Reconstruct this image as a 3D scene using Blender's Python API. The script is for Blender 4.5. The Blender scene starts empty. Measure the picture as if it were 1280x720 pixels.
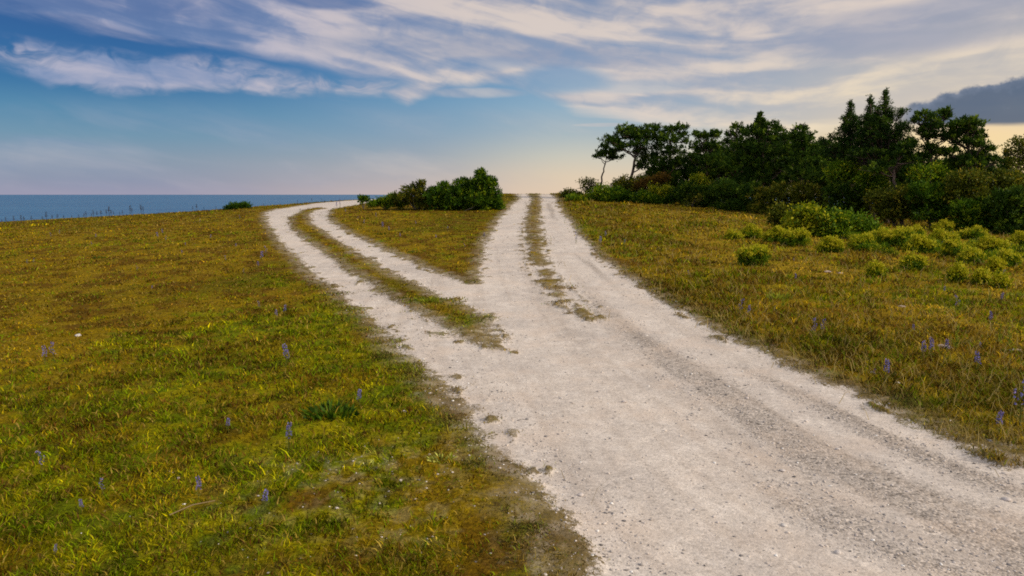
import bpy, math, random
import numpy as np
from mathutils import Vector

scene = bpy.context.scene
COL = scene.collection
rng = np.random.default_rng(7)
random.seed(7)

# ------------------------------------------------------------------ camera geometry
F = 853.33                       # focal length in pixels of the 1280 px wide photo
PITCH = math.atan(117.0 / F)
CAMH = 2.2
cp, sp = math.cos(PITCH), math.sin(PITCH)

def ray(px, py):
    px = np.asarray(px, float); py = np.asarray(py, float)
    a = px - 640.0; b = 360.0 - py
    return np.stack([a, b * sp + F * cp, b * cp - F * sp], -1)

def sstep(a, b, x):
    t = np.clip((x - a) / (b - a), 0, 1)
    return t * t * (3 - 2 * t)

# ------------------------------------------------------------------ noise
_tab = np.random.default_rng(3).random((256, 256))
def vnoise(x, y, s=0):
    x = np.asarray(x, float) + s * 17.31; y = np.asarray(y, float) + s * 9.77
    xi = np.floor(x).astype(int); yi = np.floor(y).astype(int)
    fx = x - xi; fy = y - yi
    fx = fx * fx * (3 - 2 * fx); fy = fy * fy * (3 - 2 * fy)
    g = lambda i, j: _tab[i & 255, j & 255]
    return ((g(xi, yi) * (1 - fx) + g(xi + 1, yi) * fx) * (1 - fy)
            + (g(xi, yi + 1) * (1 - fx) + g(xi + 1, yi + 1) * fx) * fy)
def fbm(x, y, s=0, o=4):
    v = 0; a = .5; t = 0
    for k in range(o):
        v = v + a * vnoise(x * 2 ** k, y * 2 ** k, s + k * 3); t += a; a *= .55
    return v / t

# ------------------------------------------------------------------ terrain
_rx = np.arange(-140, 140.1, 1.0)
_rz = np.interp(_rx, [-140, -70, -46, -31, -24, -14, -7, 2, 9, 14, 20, 30, 50, 140],
                [-3, -1.2, -.36, .47, .92, 1.72, 2.12, 2.30, 2.1, 1.75, 1.25, .75, .4, 0])
_k = np.exp(-.5 * (np.arange(-8, 9) / 2.2) ** 2); _k /= _k.sum()
_rz = np.convolve(np.pad(_rz, 8, mode='edge'), _k, 'valid')
def zbase(x, y):
    x = np.asarray(x, float); y = np.asarray(y, float)
    zr = np.interp(x, _rx, _rz)
    z = zr * sstep(6, 62, y)
    over = np.maximum(y - 61, 0)
    z = z - .0065 * over ** 2
    return np.maximum(z, -17) + .10 * (fbm(x * .12, y * .12, 5, 2) - .5) * sstep(3, 12, y)

def hit(px, py):
    """where the sight line through a photo pixel meets the terrain"""
    d = ray(px, py); d = d / d[..., 1:2]
    ys = np.geomspace(1.5, 130, 3000)
    X = d[..., 0:1] * ys; Z = CAMH + d[..., 2:3] * ys
    below = Z < zbase(X, np.broadcast_to(ys, X.shape))
    i = np.where(below.any(-1), below.argmax(-1), len(ys) - 1)
    y = ys[i]
    return np.stack([d[..., 0] * y, y], -1)

def proj(x, y, z):
    z = z - CAMH
    f = y * cp - z * sp; u = y * sp + z * cp
    f = np.where(f > .05, f, .05)
    return 640 + F * x / f, 360 - F * u / f

# ------------------------------------------------------------------ road outline (traced, then laid out on the ground in metres)
outL = [(727,720),(735,693),(700,649),(669,604),(640,570),(611,542),(567,489),(509,444),(482,413),(442,381),(401,349),(373,323),(348,299),(333,276),(332,266),(345,262),(370,258.5)]
wedge = [(430,259),(412,263),(409,270),(414,279),(429,288),(461,304),(492,318),(523,334),(554,346),(586,356),(602,355),(602,340),(604,320),(612,295),(628,270),(640,257),(650,248.5)]
outR = [(696,248.5),(698,258),(706,270),(720,290),(745,318),(780,345),(830,378),(900,418),(1000,465),(1100,510),(1180,548),(1280,587)]
isl = [(412,260.5),(395,263),(387,268),(390,279),(411,293),(439,310),(467,327),(498,345),(526,359),(557,374),(592,387),(617,402),(631,424),(630,438),(600,432),(551,413),(520,393),(489,374),(451,352),(414,324),(382,302),(364,287),(360,273),(378,263),(396,259.5)]
strip = [(665,250),(660,259),(654,278),(653,296),(657,323),(665,344),(677,362),(690,377),(709,389),(738,400),(748,396),(740,381),(719,368),(706,355),(694,342),(684,320),(680,296),(677,270),(676,250)]
def H(l):
    a = np.array(l, float); return hit(a[:, 0], a[:, 1])
HL, HW, HR, HI, HS = H(outL), H(wedge), H(outR), H(isl), H(strip)
def ext(p, q, d):
    v = p - q; v = v / np.linalg.norm(v); return p + v * d
fL = HL[-1] + np.array([[-.2, 5], [2, 16], [3, 40]])
fW0 = HW[0] + np.array([[3, 40], [2.2, 16], [.6, 5]])
crest = np.array([[.35, 59], [.2, 75], [-.5, 95]])
crestR = np.array([[3.5, 95], [3.6, 75], [3.35, 59]])
tail = np.array([[HR[-1][0] + 6, HR[-1][1] - 2.3], [16, -3.5], [16, -12], [4, -12], [1.2, -2], [.55, 1.6]])
OUT = np.concatenate([HL, fL, fW0, HW, crest, crestR, HR, tail])
HS = np.concatenate([[[1.35, 62]], HS, [[2.35, 62]]])
HS = np.concatenate([[[1.6, 80]], HS, [[2.6, 80]]])
def inside(P, x, y):
    c = np.zeros(x.shape, bool)
    for (x1, y1), (x2, y2) in zip(P, np.roll(P, -1, 0)):
        if y1 == y2: continue
        m = ((y1 > y) != (y2 > y)) & (x < (x2 - x1) * (y - y1) / (y2 - y1) + x1)
        c ^= m
    return c
def dseg(P, x, y, closed=True):
    d = np.full(x.shape, 1e9)
    Q = np.roll(P, -1, 0) if closed else P[1:]
    for a, b in zip(P, Q):
        v = b - a; L = v @ v
        if L < 1e-9: continue
        t = np.clip(((x - a[0]) * v[0] + (y - a[1]) * v[1]) / L, 0, 1)
        d = np.minimum(d, (x - a[0] - t * v[0]) ** 2 + (y - a[1] - t * v[1]) ** 2)
    return np.sqrt(d)
def ragged(x, y):
    # gravel bites into the grass strips and into the tip of the wedge
    k = inside(HS, x, y) * sstep(48, 12, y) * .38 + inside(HI, x, y) * sstep(14, 9, y) * .22
    return -k * (fbm(x * 3.1, y * 2.2, 4, 3) - .36) * 2.2
def road_r(x, y):
    """signed distance, > 0 on the gravel, with a ragged edge"""
    x = np.asarray(x, float); y = np.asarray(y, float)
    ins = inside(OUT, x, y) & ~inside(HI, x, y) & ~inside(HS, x, y)
    d = np.minimum(np.minimum(dseg(OUT, x, y), dseg(HI, x, y)), dseg(HS, x, y))
    sd = np.where(ins, d, -d)
    return sd + .34 * (fbm(x * 2.0, y * 1.6, 1, 4) - .5) + .30 * (fbm(x * 8, y * 6, 2, 4) - .5) - .30 * sstep(.62,.76,fbm(x*4.5,y*3.2,3,3))*sstep(.75,.1,sd)*(sd>0) - ragged(x, y)
def edge_t(x, y):
    return dseg(np.concatenate([crestR, HR, tail[:2]]), x, y, False)

def zfull(x, y, r):
    z = zbase(x, y)
    g = sstep(.15, -.25, r)                       # grass side
    bump = .075 * (fbm(x * 1.7, y * 1.7, 11, 4) - .45) + .035 * (fbm(x * 7, y * 7, 12, 3) - .5)
    z = z + g * (bump + .035) * sstep(.5, 3, y)
    rd = 1 - g
    z = z + rd * (.03 * (fbm(x * .9, y * .6, 13, 3) - .5) + .010 * (fbm(x * 8, y * 8, 14, 3) - .5))
    return z

# ------------------------------------------------------------------ helpers for objects
def build(name, V, polys, mat, attrs=None, parent=None, smooth=False, loc=None):
    """polys: list of int arrays (n,3) or (n,4)"""
    me = bpy.data.meshes.new(name)
    V = np.asarray(V, np.float32)
    if loc is not None: V = V - np.asarray(loc, np.float32)
    polys = [np.asarray(p, np.int32) for p in polys if len(p)]
    li = np.concatenate([p.ravel() for p in polys])
    tot = np.concatenate([np.full(len(p), p.shape[1], np.int32) for p in polys])
    st = np.concatenate([[0], np.cumsum(tot)[:-1]]).astype(np.int32)
    me.vertices.add(len(V)); me.vertices.foreach_set('co', V.ravel())
    me.loops.add(len(li)); me.loops.foreach_set('vertex_index', li)
    me.polygons.add(len(tot)); me.polygons.foreach_set('loop_start', st)
    me.polygons.foreach_set('loop_total', tot)
    if smooth: me.polygons.foreach_set('use_smooth', np.ones(len(tot), bool))
    for k, a in (attrs or {}).items():
        a = np.asarray(a, np.float32)
        if a.ndim == 1:
            at = me.attributes.new(k, 'FLOAT', 'POINT'); at.data.foreach_set('value', a)
        else:
            at = me.attributes.new(k, 'FLOAT_COLOR', 'POINT')
            at.data.foreach_set('color', np.concatenate([a, np.ones((len(a), 1), np.float32)], 1).ravel())
    me.update(calc_edges=True)
    me.materials.append(mat)
    o = bpy.data.objects.new(name, me); COL.objects.link(o)
    if loc is not None: o.location = loc
    if parent is not None: o.parent = parent; o.location = (0, 0, 0)
    return o
def tag(o, label=None, cat=None, group=None, kind=None):
    for k, v in (('label', label), ('category', cat), ('group', group), ('kind', kind)):
        if v: o[k] = v
    return o
def thing(name, label, cat, loc, group=None):
    o = bpy.data.objects.new(name, None); COL.objects.link(o); o.location = loc
    o.empty_display_size = .2
    return tag(o, label, cat, group)
def dup(src, loc, rz, sc, label, group=None):
    r = src.copy(); COL.objects.link(r)
    r.location = loc; r.rotation_euler = (random.uniform(-.07, .07), random.uniform(-.07, .07), rz); r.scale = (sc, sc, sc)
    r['label'] = label
    if group: r['group'] = group
    for ch in src.children:
        c = ch.copy(); COL.objects.link(c); c.parent = r
    return r

class MB:
    def __init__(s): s.V = []; s.Q = []; s.T = []; s.n = 0; s.tint = []
    def add(s, V, Q=None, T=None, tint=.5):
        V = np.asarray(V, float)
        if Q is not None and len(Q): s.Q.append(np.asarray(Q) + s.n)
        if T is not None and len(T): s.T.append(np.asarray(T) + s.n)
        s.V.append(V); s.n += len(V)
        s.tint.append(np.broadcast_to(tint, (len(V),)))
    def tube(s, P, R, k=6, tint=.5):
        P = np.asarray(P, float); n = len(P)
        ang = np.arange(k) * 2 * math.pi / k
        V = []
        for i in range(n):
            t = P[min(i + 1, n - 1)] - P[max(i - 1, 0)]; t = t / (np.linalg.norm(t) + 1e-9)
            u = np.cross(t, [0, 0, 1.0] if abs(t[2]) < .9 else [1.0, 0, 0]); u /= np.linalg.norm(u); w = np.cross(t, u)
            V.append(P[i] + R[i] * (np.cos(ang)[:, None] * u + np.sin(ang)[:, None] * w))
        V = np.concatenate(V)
        Q = [(i * k + j, i * k + (j + 1) % k, (i + 1) * k + (j + 1) % k, (i + 1) * k + j) for i in range(n - 1) for j in range(k)]
        s.add(V, Q, tint=tint)
    def leaves(s, C, D, L, W, tint):
        """rhombic leaves: base C, direction D, length L, width W"""
        n = len(C)
        D = D / (np.linalg.norm(D, axis=1, keepdims=True) + 1e-9)
        S = np.cross(D, rng.normal(size=(n, 3))); S /= (np.linalg.norm(S, axis=1, keepdims=True) + 1e-9)
        N = np.cross(D, S)
        L = np.broadcast_to(L, (n,))[:, None]; W = np.broadcast_to(W, (n,))[:, None]
        V = np.stack([C, C + .5 * L * D + .5 * W * S + .1 * L * N, C + L * D, C + .5 * L * D - .5 * W * S + .1 * L * N], 1).reshape(-1, 3)
        Q = np.arange(4 * n).reshape(n, 4)
        s.add(V, Q, tint=np.repeat(np.broadcast_to(tint, (n,)), 4))
    def build(s, name, mat, parent=None, loc=None, smooth=False):
        V = np.concatenate(s.V)
        if parent is not None and loc is None: V = V - np.array(parent.location)
        return build(name, V, s.Q + s.T, mat, {'tint': np.concatenate(s.tint)}, parent, smooth, loc)

# ------------------------------------------------------------------ materials
def lin(c):
    return tuple(((v / 255) / 12.92 if v / 255 <= .04045 else ((v / 255 + .055) / 1.055) ** 2.4) for v in c)
class NT:
    def __init__(s, nt): s.nt = nt
    def n(s, t, **k):
        o = s.nt.nodes.new(t)
        for a, b in k.items(): setattr(o, a, b)
        return o
    def l(s, a, b): s.nt.links.new(a, b)
    def put(s, sock, v):
        if isinstance(v, bpy.types.NodeSocket): s.l(v, sock)
        elif v is not None: sock.default_value = v
    def m(s, op, a, b=None, c=None):
        o = s.n('ShaderNodeMath', operation=op)
        for i, v in enumerate((a, b, c)): s.put(o.inputs[i], v)
        return o.outputs[0]
    def vm(s, op, a, b=None, sc=None):
        o = s.n('ShaderNodeVectorMath', operation=op)
        s.put(o.inputs[0], a); s.put(o.inputs[1], b)
        if sc is not None: s.put(o.inputs['Scale'], sc)
        return o.outputs[0]
    def step(s, x, a, b, lo=0., hi=1.):
        o = s.n('ShaderNodeMapRange', interpolation_type='SMOOTHSTEP')
        s.put(o.inputs['Value'], x)
        for nme, v in (('From Min', a), ('From Max', b), ('To Min', lo), ('To Max', hi)): s.put(o.inputs[nme], v)
        return o.outputs[0]
    def mix(s, f, a, b, blend='MIX'):
        o = s.n('ShaderNodeMix', data_type='RGBA', blend_type=blend)
        s.put(o.inputs[0], f)
        for i, v in ((6, a), (7, b)):
            if not isinstance(v, bpy.types.NodeSocket): v = tuple(v)[:3] + (1,)
            s.put(o.inputs[i], v)
        return o.outputs[2]
    def ramp(s, x, stops, interp='LINEAR'):
        o = s.n('ShaderNodeValToRGB'); cr = o.color_ramp; cr.interpolation = interp
        while len(cr.elements) < len(stops): cr.elements.new(.5)
        for e, (p, c) in zip(cr.elements, stops):
            e.position = p
            e.color = (c, c, c, 1) if isinstance(c, (int, float)) else tuple(c)[:3] + (1,)
        s.put(o.inputs[0], x)
        return o.outputs[0]
    def noise(s, v, scale, detail=4, rough=.55, dist=0., col=False):
        o = s.n('ShaderNodeTexNoise'); s.put(o.inputs['Vector'], v)
        s.put(o.inputs['Scale'], scale); s.put(o.inputs['Detail'], detail); s.put(o.inputs['Roughness'], rough); s.put(o.inputs['Distortion'], dist)
        return o.outputs['Color' if col else 'Fac']
    def attr(s, name, col=False):
        o = s.n('ShaderNodeAttribute', attribute_name=name); return o.outputs['Color' if col else 'Fac']

def newmat(name):
    m = bpy.data.materials.new(name); m.use_nodes = True
    t = NT(m.node_tree); b = m.node_tree.nodes['Principled BSDF']
    return m, t, b
def leafmat(name, stops, trans=.35, rough=.6):
    if name not in ('blue_petals', 'yellow_leaves', 'dry_stalk', 'green_stalk', 'dead_grass', 'young_leaf'): k = 1.25 if 'needles' in name and 'juniper' not in name else 1.6; stops = [(p, (min(.6, c[0] * 1.7 * k), min(.6, c[1] * 1.6 * k), c[2] * .8)) for p, c in stops]
    m, t, b = newmat(name)
    c = t.ramp(t.attr('tint'), stops)
    t.put(b.inputs['Base Color'], c); b.inputs['Roughness'].default_value = rough
    b.inputs['Specular IOR Level'].default_value = .1
    tr = t.n('ShaderNodeBsdfTranslucent'); t.put(tr.inputs['Color'], c)
    mx = t.n('ShaderNodeMixShader'); mx.inputs[0].default_value = trans
    t.l(b.outputs[0], mx.inputs[1]); t.l(tr.outputs[0], mx.inputs[2])
    t.l(mx.outputs[0], m.node_tree.nodes['Material Output'].inputs['Surface'])
    return m
M = {}
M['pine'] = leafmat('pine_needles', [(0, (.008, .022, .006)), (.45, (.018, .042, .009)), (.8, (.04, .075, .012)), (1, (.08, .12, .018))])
M['spruce'] = leafmat('spruce_needles', [(0, (.006, .018, .006)), (.5, (.014, .036, .009)), (1, (.045, .08, .014))])
M['juniper'] = leafmat('juniper_needles', [(0, (.008, .024, .005)), (.5, (.02, .047, .006)), (.85, (.05, .092, .009)), (1, (.11, .145, .015))])
M['broad'] = leafmat('broad_leaves', [(0, (.016, .036, .005)), (.5, (.045, .085, .009)), (.85, (.10, .14, .014)), (1, (.19, .19, .02))])
M['dim'] = leafmat('olive_leaves', [(0, (.014, .02, .006)), (.5, (.035, .048, .01)), (.9, (.075, .08, .016)), (1, (.12, .10, .025))])
M['yellow'] = leafmat('yellow_leaves', [(0, (.06, .11, .008)), (.4, (.20, .26, .006)), (.75, (.44, .42, .008)), (1, (.62, .53, .035))])
M['rust'] = leafmat('rusty_leaves', [(0, (.012, .009, .004)), (.5, (.035, .02, .008)), (1, (.07, .04, .012))])
M['flower'] = leafmat('blue_petals', [(0, (.10, .09, .28)), (.5, (.20, .19, .48)), (.85, (.33, .31, .66)), (1, (.45, .33, .60))], .2)
M['stalk'] = leafmat('green_stalk', [(0, (.07, .09, .015)), (.5, (.15, .16, .03)), (1, (.26, .24, .05))])
M['yellowgreen'] = leafmat('young_leaf', [(0, (.10, .14, .01)), (.6, (.22, .27, .015)), (1, (.36, .36, .03))])
M['drystalk'] = leafmat('dry_stalk', [(0, (.035, .03, .035)), (.5, (.06, .05, .06)), (1, (.10, .085, .11))])
M['dock'] = leafmat('dark_leaf', [(0, (.006, .017, .003)), (.6, (.017, .038, .006)), (1, (.04, .07, .01))])
M['straw'] = leafmat('dead_grass', [(0, (.2, .13, .06)), (1, (.42, .32, .17))])

def barkmat():
    m, t, b = newmat('bark')
    p = t.n('ShaderNodeTexCoord').outputs['Object']
    c = t.ramp(t.noise(t.vm('MULTIPLY', p, (6., 6., 1.5)), 3, 5), [(.3, (.05, .035, .028)), (.55, (.13, .085, .065)), (.75, (.21, .14, .10))])
    t.put(b.inputs['Base Color'], c); b.inputs['Roughness'].default_value = .9
    return m
M['bark'] = barkmat()
def twigmat():
    m, t, b = newmat('grey_twig')
    p = t.n('ShaderNodeTexCoord').outputs['Object']
    t.put(b.inputs['Base Color'], t.ramp(t.noise(p, 8, 3), [(.3, (.07, .055, .05)), (.7, (.17, .14, .12))])); b.inputs['Roughness'].default_value = .9
    return m
M['twig'] = twigmat()
def stonemat(name='pale_stone', a=(.36, .33, .30), c=(.66, .60, .55)):
    m, t, b = newmat(name)
    p = t.n('ShaderNodeTexCoord').outputs['Object']
    oi = t.n('ShaderNodeObjectInfo').outputs['Random']
    col = t.ramp(t.noise(p, 14, 5, .65), [(.3, a), (.7, c)])
    col = t.mix(t.m('MULTIPLY', oi, .4), col, (.5, .40, .36))
    t.put(b.inputs['Base Color'], col); b.inputs['Roughness'].default_value = .85
    bp = t.n('ShaderNodeBump'); bp.inputs['Strength'].default_value = .5; bp.inputs['Distance'].default_value = .01
    t.put(bp.inputs['Height'], t.noise(p, 30, 4)); t.l(bp.outputs[0], b.inputs['Normal'])
    return m
M['stone'] = stonemat()
M['pinkstone'] = stonemat('pinkish_stone', (.30, .22, .17), (.46, .34, .27))

def gravel_color(t, p):
    """pale limestone gravel: returns colour, height"""
    big = t.noise(p, .55, 4, .55); mid = t.noise(p, 3.2, 5, .6)
    base = t.mix(t.step(big, .35, .68), (.545, .475, .408), (.455, .398, .348))
    base = t.mix(t.step(mid, .42, .70, 0, .55), base, (.67, .595, .52))
    loose = t.step(t.m('ADD', t.attr('loose'), t.m('MULTIPLY', t.m('SUBTRACT', mid, .5), .8)), .35, .85)
    base = t.mix(t.m('MULTIPLY', loose, .66), base, (.315, .268, .225))
    v = t.n('ShaderNodeTexVoronoi', feature='F1'); t.put(v.inputs['Vector'], p); v.inputs['Scale'].default_value = 42
    cellr = t.n('ShaderNodeSeparateColor'); t.l(v.outputs['Color'], cellr.inputs[0])
    v2 = t.n('ShaderNodeTexVoronoi', feature='F1'); t.put(v2.inputs['Vector'], p); v2.inputs['Scale'].default_value = 95
    cr2 = t.n('ShaderNodeSeparateColor'); t.l(v2.outputs['Color'], cr2.inputs[0])
    amt = t.m('ADD', .36, t.m('MULTIPLY', loose, .64))
    sp1 = t.ramp(cellr.outputs[0], [(0, .36), (.15, .72), (.5, 1.), (.85, 1.12), (1, 1.4)])
    sp2 = t.ramp(cr2.outputs[1], [(0, .48), (.22, .84), (.6, 1.), (1, 1.3)])
    base = t.mix(amt, base, t.mix(1, base, sp1, 'MULTIPLY'))
    base = t.mix(t.m('ADD', .42, t.m('MULTIPLY', loose, .5)), base, t.mix(1, base, sp2, 'MULTIPLY'))
    base = t.mix(t.attr('streak'), base, t.mix(1, base, (.78, .745, .71), 'MULTIPLY'))
    warm = t.mix(t.step(t.noise(p, 1.3, 3), .45, .7, 0, .35), base, (.58, .46, .36))
    h = t.m('ADD', t.m('MULTIPLY', t.m('SUBTRACT', 1., v.outputs['Distance']), t.m('ADD', .25, loose)), t.m('MULTIPLY', t.noise(p, 70, 3), .8))
    return warm, h
def turf_color(t, p):
    c = t.attr('Col', True)
    n1 = t.noise(p, 26, 5, .7); n2 = t.noise(p, 7, 5, .65)
    c = t.mix(1, c, t.ramp(n1, [(.25, .22), (.5, .62), (.75, 1.3)]), 'MULTIPLY')
    c = t.mix(t.step(n2, .52, .75, 0, .5), c, (.05, .032, .012))
    c = t.mix(t.step(t.noise(p, 13, 4, .7), .64, .78, 0, .7), c, (.32, .25, .13))
    return c, t.m('ADD', n1, n2)
def groundmat(name):
    m, t, b = newmat(name)
    p = t.n('ShaderNodeTexCoord').outputs['Object']
    gc, gh = gravel_color(t, p); tc, th = turf_color(t, p)
    r = t.m('ADD', t.attr('road'), t.m('ADD', t.m('MULTIPLY', t.m('SUBTRACT', t.noise(p, 9, 4, .7), .5), .30), t.m('MULTIPLY', t.m('SUBTRACT', t.noise(p, 34, 4, .7), .5), .55)))
    f = t.step(r, -.05, .05)
    earth = t.mix(t.step(t.noise(p, 4, 4), .4, .65), (.16, .12, .06), (.34, .28, .20))
    tc = t.mix(t.step(r, -.50, -.05, 0, .8), tc, earth)
    t.put(b.inputs['Base Color'], t.mix(f, tc, gc))
    b.inputs['Roughness'].default_value = 1.; b.inputs['Specular IOR Level'].default_value = .04
    bp = t.n('ShaderNodeBump'); bp.inputs['Strength'].default_value = .6
    t.put(bp.inputs['Distance'], t.m('ADD', .008, t.m('MULTIPLY', t.m('SUBTRACT', 1., f), .03)))
    t.put(bp.inputs['Height'], t.m('ADD', t.m('MULTIPLY', gh, f), t.m('MULTIPLY', th, t.m('SUBTRACT', 1., f))))
    t.l(bp.outputs[0], b.inputs['Normal'])
    return m

# ------------------------------------------------------------------ vegetation colour fields (what grows where)
def blob(x, y, px, py, rx, ry):
    c = hit(np.array([px]), np.array([py]))[0]
    return np.exp(-.5 * (((x - c[0]) / rx) ** 2 + ((y - c[1]) / ry) ** 2))
GREEN = [(400,490,1.2,1.7,1.6),(350,430,1.8,3.0,1.1),(150,590,2.6,1.5,.75),(30,620,1.4,1.2,.7),(430,400,1.0,4,.55),(200,300,2.2,2.2,.8),
         (560,388,.5,1.6,.7),(1150,520,2.6,.8,.45),(1010,440,1.2,1.3,.5),(970,370,1.0,1.5,.7),(1180,350,3.5,4,.6),(540,340,.6,2.,.3),
         (420,330,1.,6,.45),(690,600,.6,.8,.3),(800,310,1.5,4,.45),(1270,400,1.5,1.5,.6),(560,280,4,6,.3),(900,280,6,5,.4)]
def fields(x, y):
    g = np.zeros(x.shape)
    for px, py, rx, ry, a in GREEN: g += a * blob(x, y, px, py, rx, ry)
    n = fbm(x * .8, y * .5, 21, 4); n2 = fbm(x * 3.2, y * 2.6, 22, 3)
    green = np.clip(g * .8 + 1.4 * (n - .52) + 2.2 * (n2 - .5) - .10, 0, 1)
    pale = np.clip((blob(x, y, 480, 590, .5, .35) + .8 * blob(x, y, 530, 660, .35, .3) + .5 * blob(x, y, 365, 595, .4, .25) + .5 * blob(x, y, 560, 575, .3, .18) + .5 * blob(x, y, 350, 660, .6, .3)) *
                   sstep(.46, .66, fbm(x * 11, y * 9, 23, 3)), 0, 1)
    dry = np.clip(.40 + 1.8 * (fbm(x * .55, y * .3, 24, 4) - .5) + .4 * blob(x, y, 120, 440, 4, 4) + .5 * blob(x, y, 60, 300, 12, 14) + .6 * blob(x, y, 1150, 400, 4, 3) + .4 * blob(x, y, 900, 380, 4, 6), 0, 1)
    return green, pale, dry
C = lambda *a: np.array(a)
def turf(x, y, jit=0):
    green, pale, dry = fields(x, y)
    u = fbm(x * 5, y * 5, 31, 3)
    olive = C(.160, .125, .002); ochre = C(.275, .178, .004); grn = C(.115, .175, .001); ygrn = C(.30, .275, .002); brown = C(.125, .058, .004)
    c = olive + (ochre - olive) * (sstep(.25, .8, dry + .5 * (u - .5)))[:, None]
    c = c + (brown - c) * (.75 * sstep(.46, .66, fbm(x * 2.3, y * 1.6, 33, 3)))[:, None]
    inland = (sstep(2., 6., x - .10 * y) * sstep(4.5, 7.5, y))[:, None]
    c = c + (C(.42, .275, .015) - c) * inland * (.25 + .6 * sstep(.4, .65, fbm(x * .8, y * .4, 34, 3)))[:, None]
    gg = grn + (ygrn - grn) * sstep(.35, .65, u)[:, None]
    c = c + (gg - c) * (.78 * sstep(.25, .95, green) * (1 - .75 * sstep(.50, .64, fbm(x * 2.1, y * 1.5, 35, 4))))[:, None]
    c = c + (C(.44, .37, .22) - c) * (pale * .28)[:, None]
    return c

# ------------------------------------------------------------------ ground mesh, split into ground / road / track
def make_terrain():
    y = [-12.0]
    while y[-1] < 2: y.append(y[-1] + (.5 if y[-1] < 0 else .12))
    while y[-1] < 62: y.append(y[-1] * 1.0062)
    while y[-1] < 150: y.append(y[-1] * 1.02)
    y = np.array(y); nc = 860
    c = np.linspace(-1, 1, nc); c = 1.02 * c + .9 * c ** 5
    X = c[None, :] * np.maximum(y + 4, 6)[:, None]; Y = np.broadcast_to(y[:, None], X.shape)
    x = X.ravel(); yy = Y.ravel()
    r = road_r(x, yy); z = zfull(x, yy, r)
    V = np.stack([x, yy, z], 1)
    nr = len(y); i = np.arange(nr - 1)[:, None] * nc + np.arange(nc - 1)[None, :]
    Q = np.stack([i, i + 1, i + 1 + nc, i + nc], -1).reshape(-1, 4)
    rq = r[Q].mean(1)
    cx = x[Q].mean(1); cy = yy[Q].mean(1)
    px, py = proj(cx, cy, zbase(cx, cy))
    forkpoly = np.array([(250,225),(560,225),(603,350),(628,440),(600,500),(480,500),(250,330)], float)
    fork = inside(forkpoly, px, py) & (px < 640) & (cy > 5) & (cx < .2)
    t = edge_t(x, yy)
    # loose grey gravel lies in long streaks between the wheel tracks of the main road
    loose = .55 * np.exp(-.5 * ((t - .55) / .16) ** 2) + .75 * np.exp(-.5 * ((t - 1.35) / .26) ** 2) * sstep(24, 6, yy) + .45 * np.exp(-.5 * ((t - 2.8) / .35) ** 2) * sstep(16, 5, yy)
    loose = loose + 1.0 * (fbm(t * 2.6, yy * .25, 41, 3) - .5) + .35 * sstep(4.2, 3.2, yy) * sstep(1.6, .6, t) + .55 * sstep(7, 3.5, yy) * sstep(.45, .7, fbm(t * 1.3, yy * .5, 47, 3)) * sstep(.3, .8, t)
    loose = np.clip(loose, 0, 1)
    streak = np.clip(1.6 * (fbm(t * 7.5, yy * .16, 43, 4) - .42), 0, 1) * sstep(30, 12, yy)
    col = turf(x, yy)
    mat = groundmat('heath_and_gravel')
    def part(name, mask):
        q = Q[mask]; used = np.unique(q); mp = np.full(len(V), -1, np.int32); mp[used] = np.arange(len(used))
        return build(name, V[used], [mp[q]], mat, {'road': np.clip(r[used], -2, 2), 'loose': loose[used], 'streak': streak[used], 'Col': col[used]}, smooth=True)
    on = rq > 0
    tag(part('ground', ~on), kind='structure')
    tag(part('gravel_road', on & ~fork), kind='structure')
    tag(part('gravel_track', on & fork), kind='structure')
make_terrain()
def ground_z(x, y):
    x = np.atleast_1d(np.asarray(x, float)); y = np.atleast_1d(np.asarray(y, float))
    return zfull(x, y, road_r(x, y))
def at(px, py):
    p = hit(np.array([float(px)]), np.array([float(py)]))[0]
    return np.array([p[0], p[1], ground_z(p[0], p[1])[0]])
def at_depth(px, py, D):
    d = ray(px, py); d = d / d[1] * D
    return np.array([d[0], D, CAMH + d[2]])

# ------------------------------------------------------------------ sea
def make_sea():
    m, t, b = newmat('sea_water')
    p = t.n('ShaderNodeTexCoord').outputs['Object']
    w = t.vm('MULTIPLY', p, (.25, .6, 1.))
    n = t.noise(w, .5, 6, .65); n2 = t.m('ADD', t.m('MULTIPLY', t.noise(t.vm('MULTIPLY', p, (.004, .02, 1.)), 1., 4), .55), t.m('MULTIPLY', t.noise(t.vm('MULTIPLY', p, (.05, .16, 1.)), 1., 4, .7), .45))
    t.put(b.inputs['Base Color'], t.mix(t.step(n2, .4, .65), (.010, .085, .19), (.025, .12, .225)))
    b.inputs['Roughness'].default_value = .35; b.inputs['Specular IOR Level'].default_value = .14
    bp = t.n('ShaderNodeBump'); bp.inputs['Strength'].default_value = 1.; bp.inputs['Distance'].default_value = 1.2
    t.put(bp.inputs['Height'], n); t.l(bp.outputs[0], b.inputs['Normal'])
    R = 40000.; k = 96
    a = np.arange(k) * 2 * math.pi / k
    V = np.concatenate([[[0, 0, -12.5]], np.stack([R * np.cos(a), R * np.sin(a), np.full(k, -12.5)], 1)])
    T = [(0, 1 + i, 1 + (i + 1) % k) for i in range(k)]
    tag(build('sea', V, [np.array(T)], m), kind='structure')
make_sea()

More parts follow.
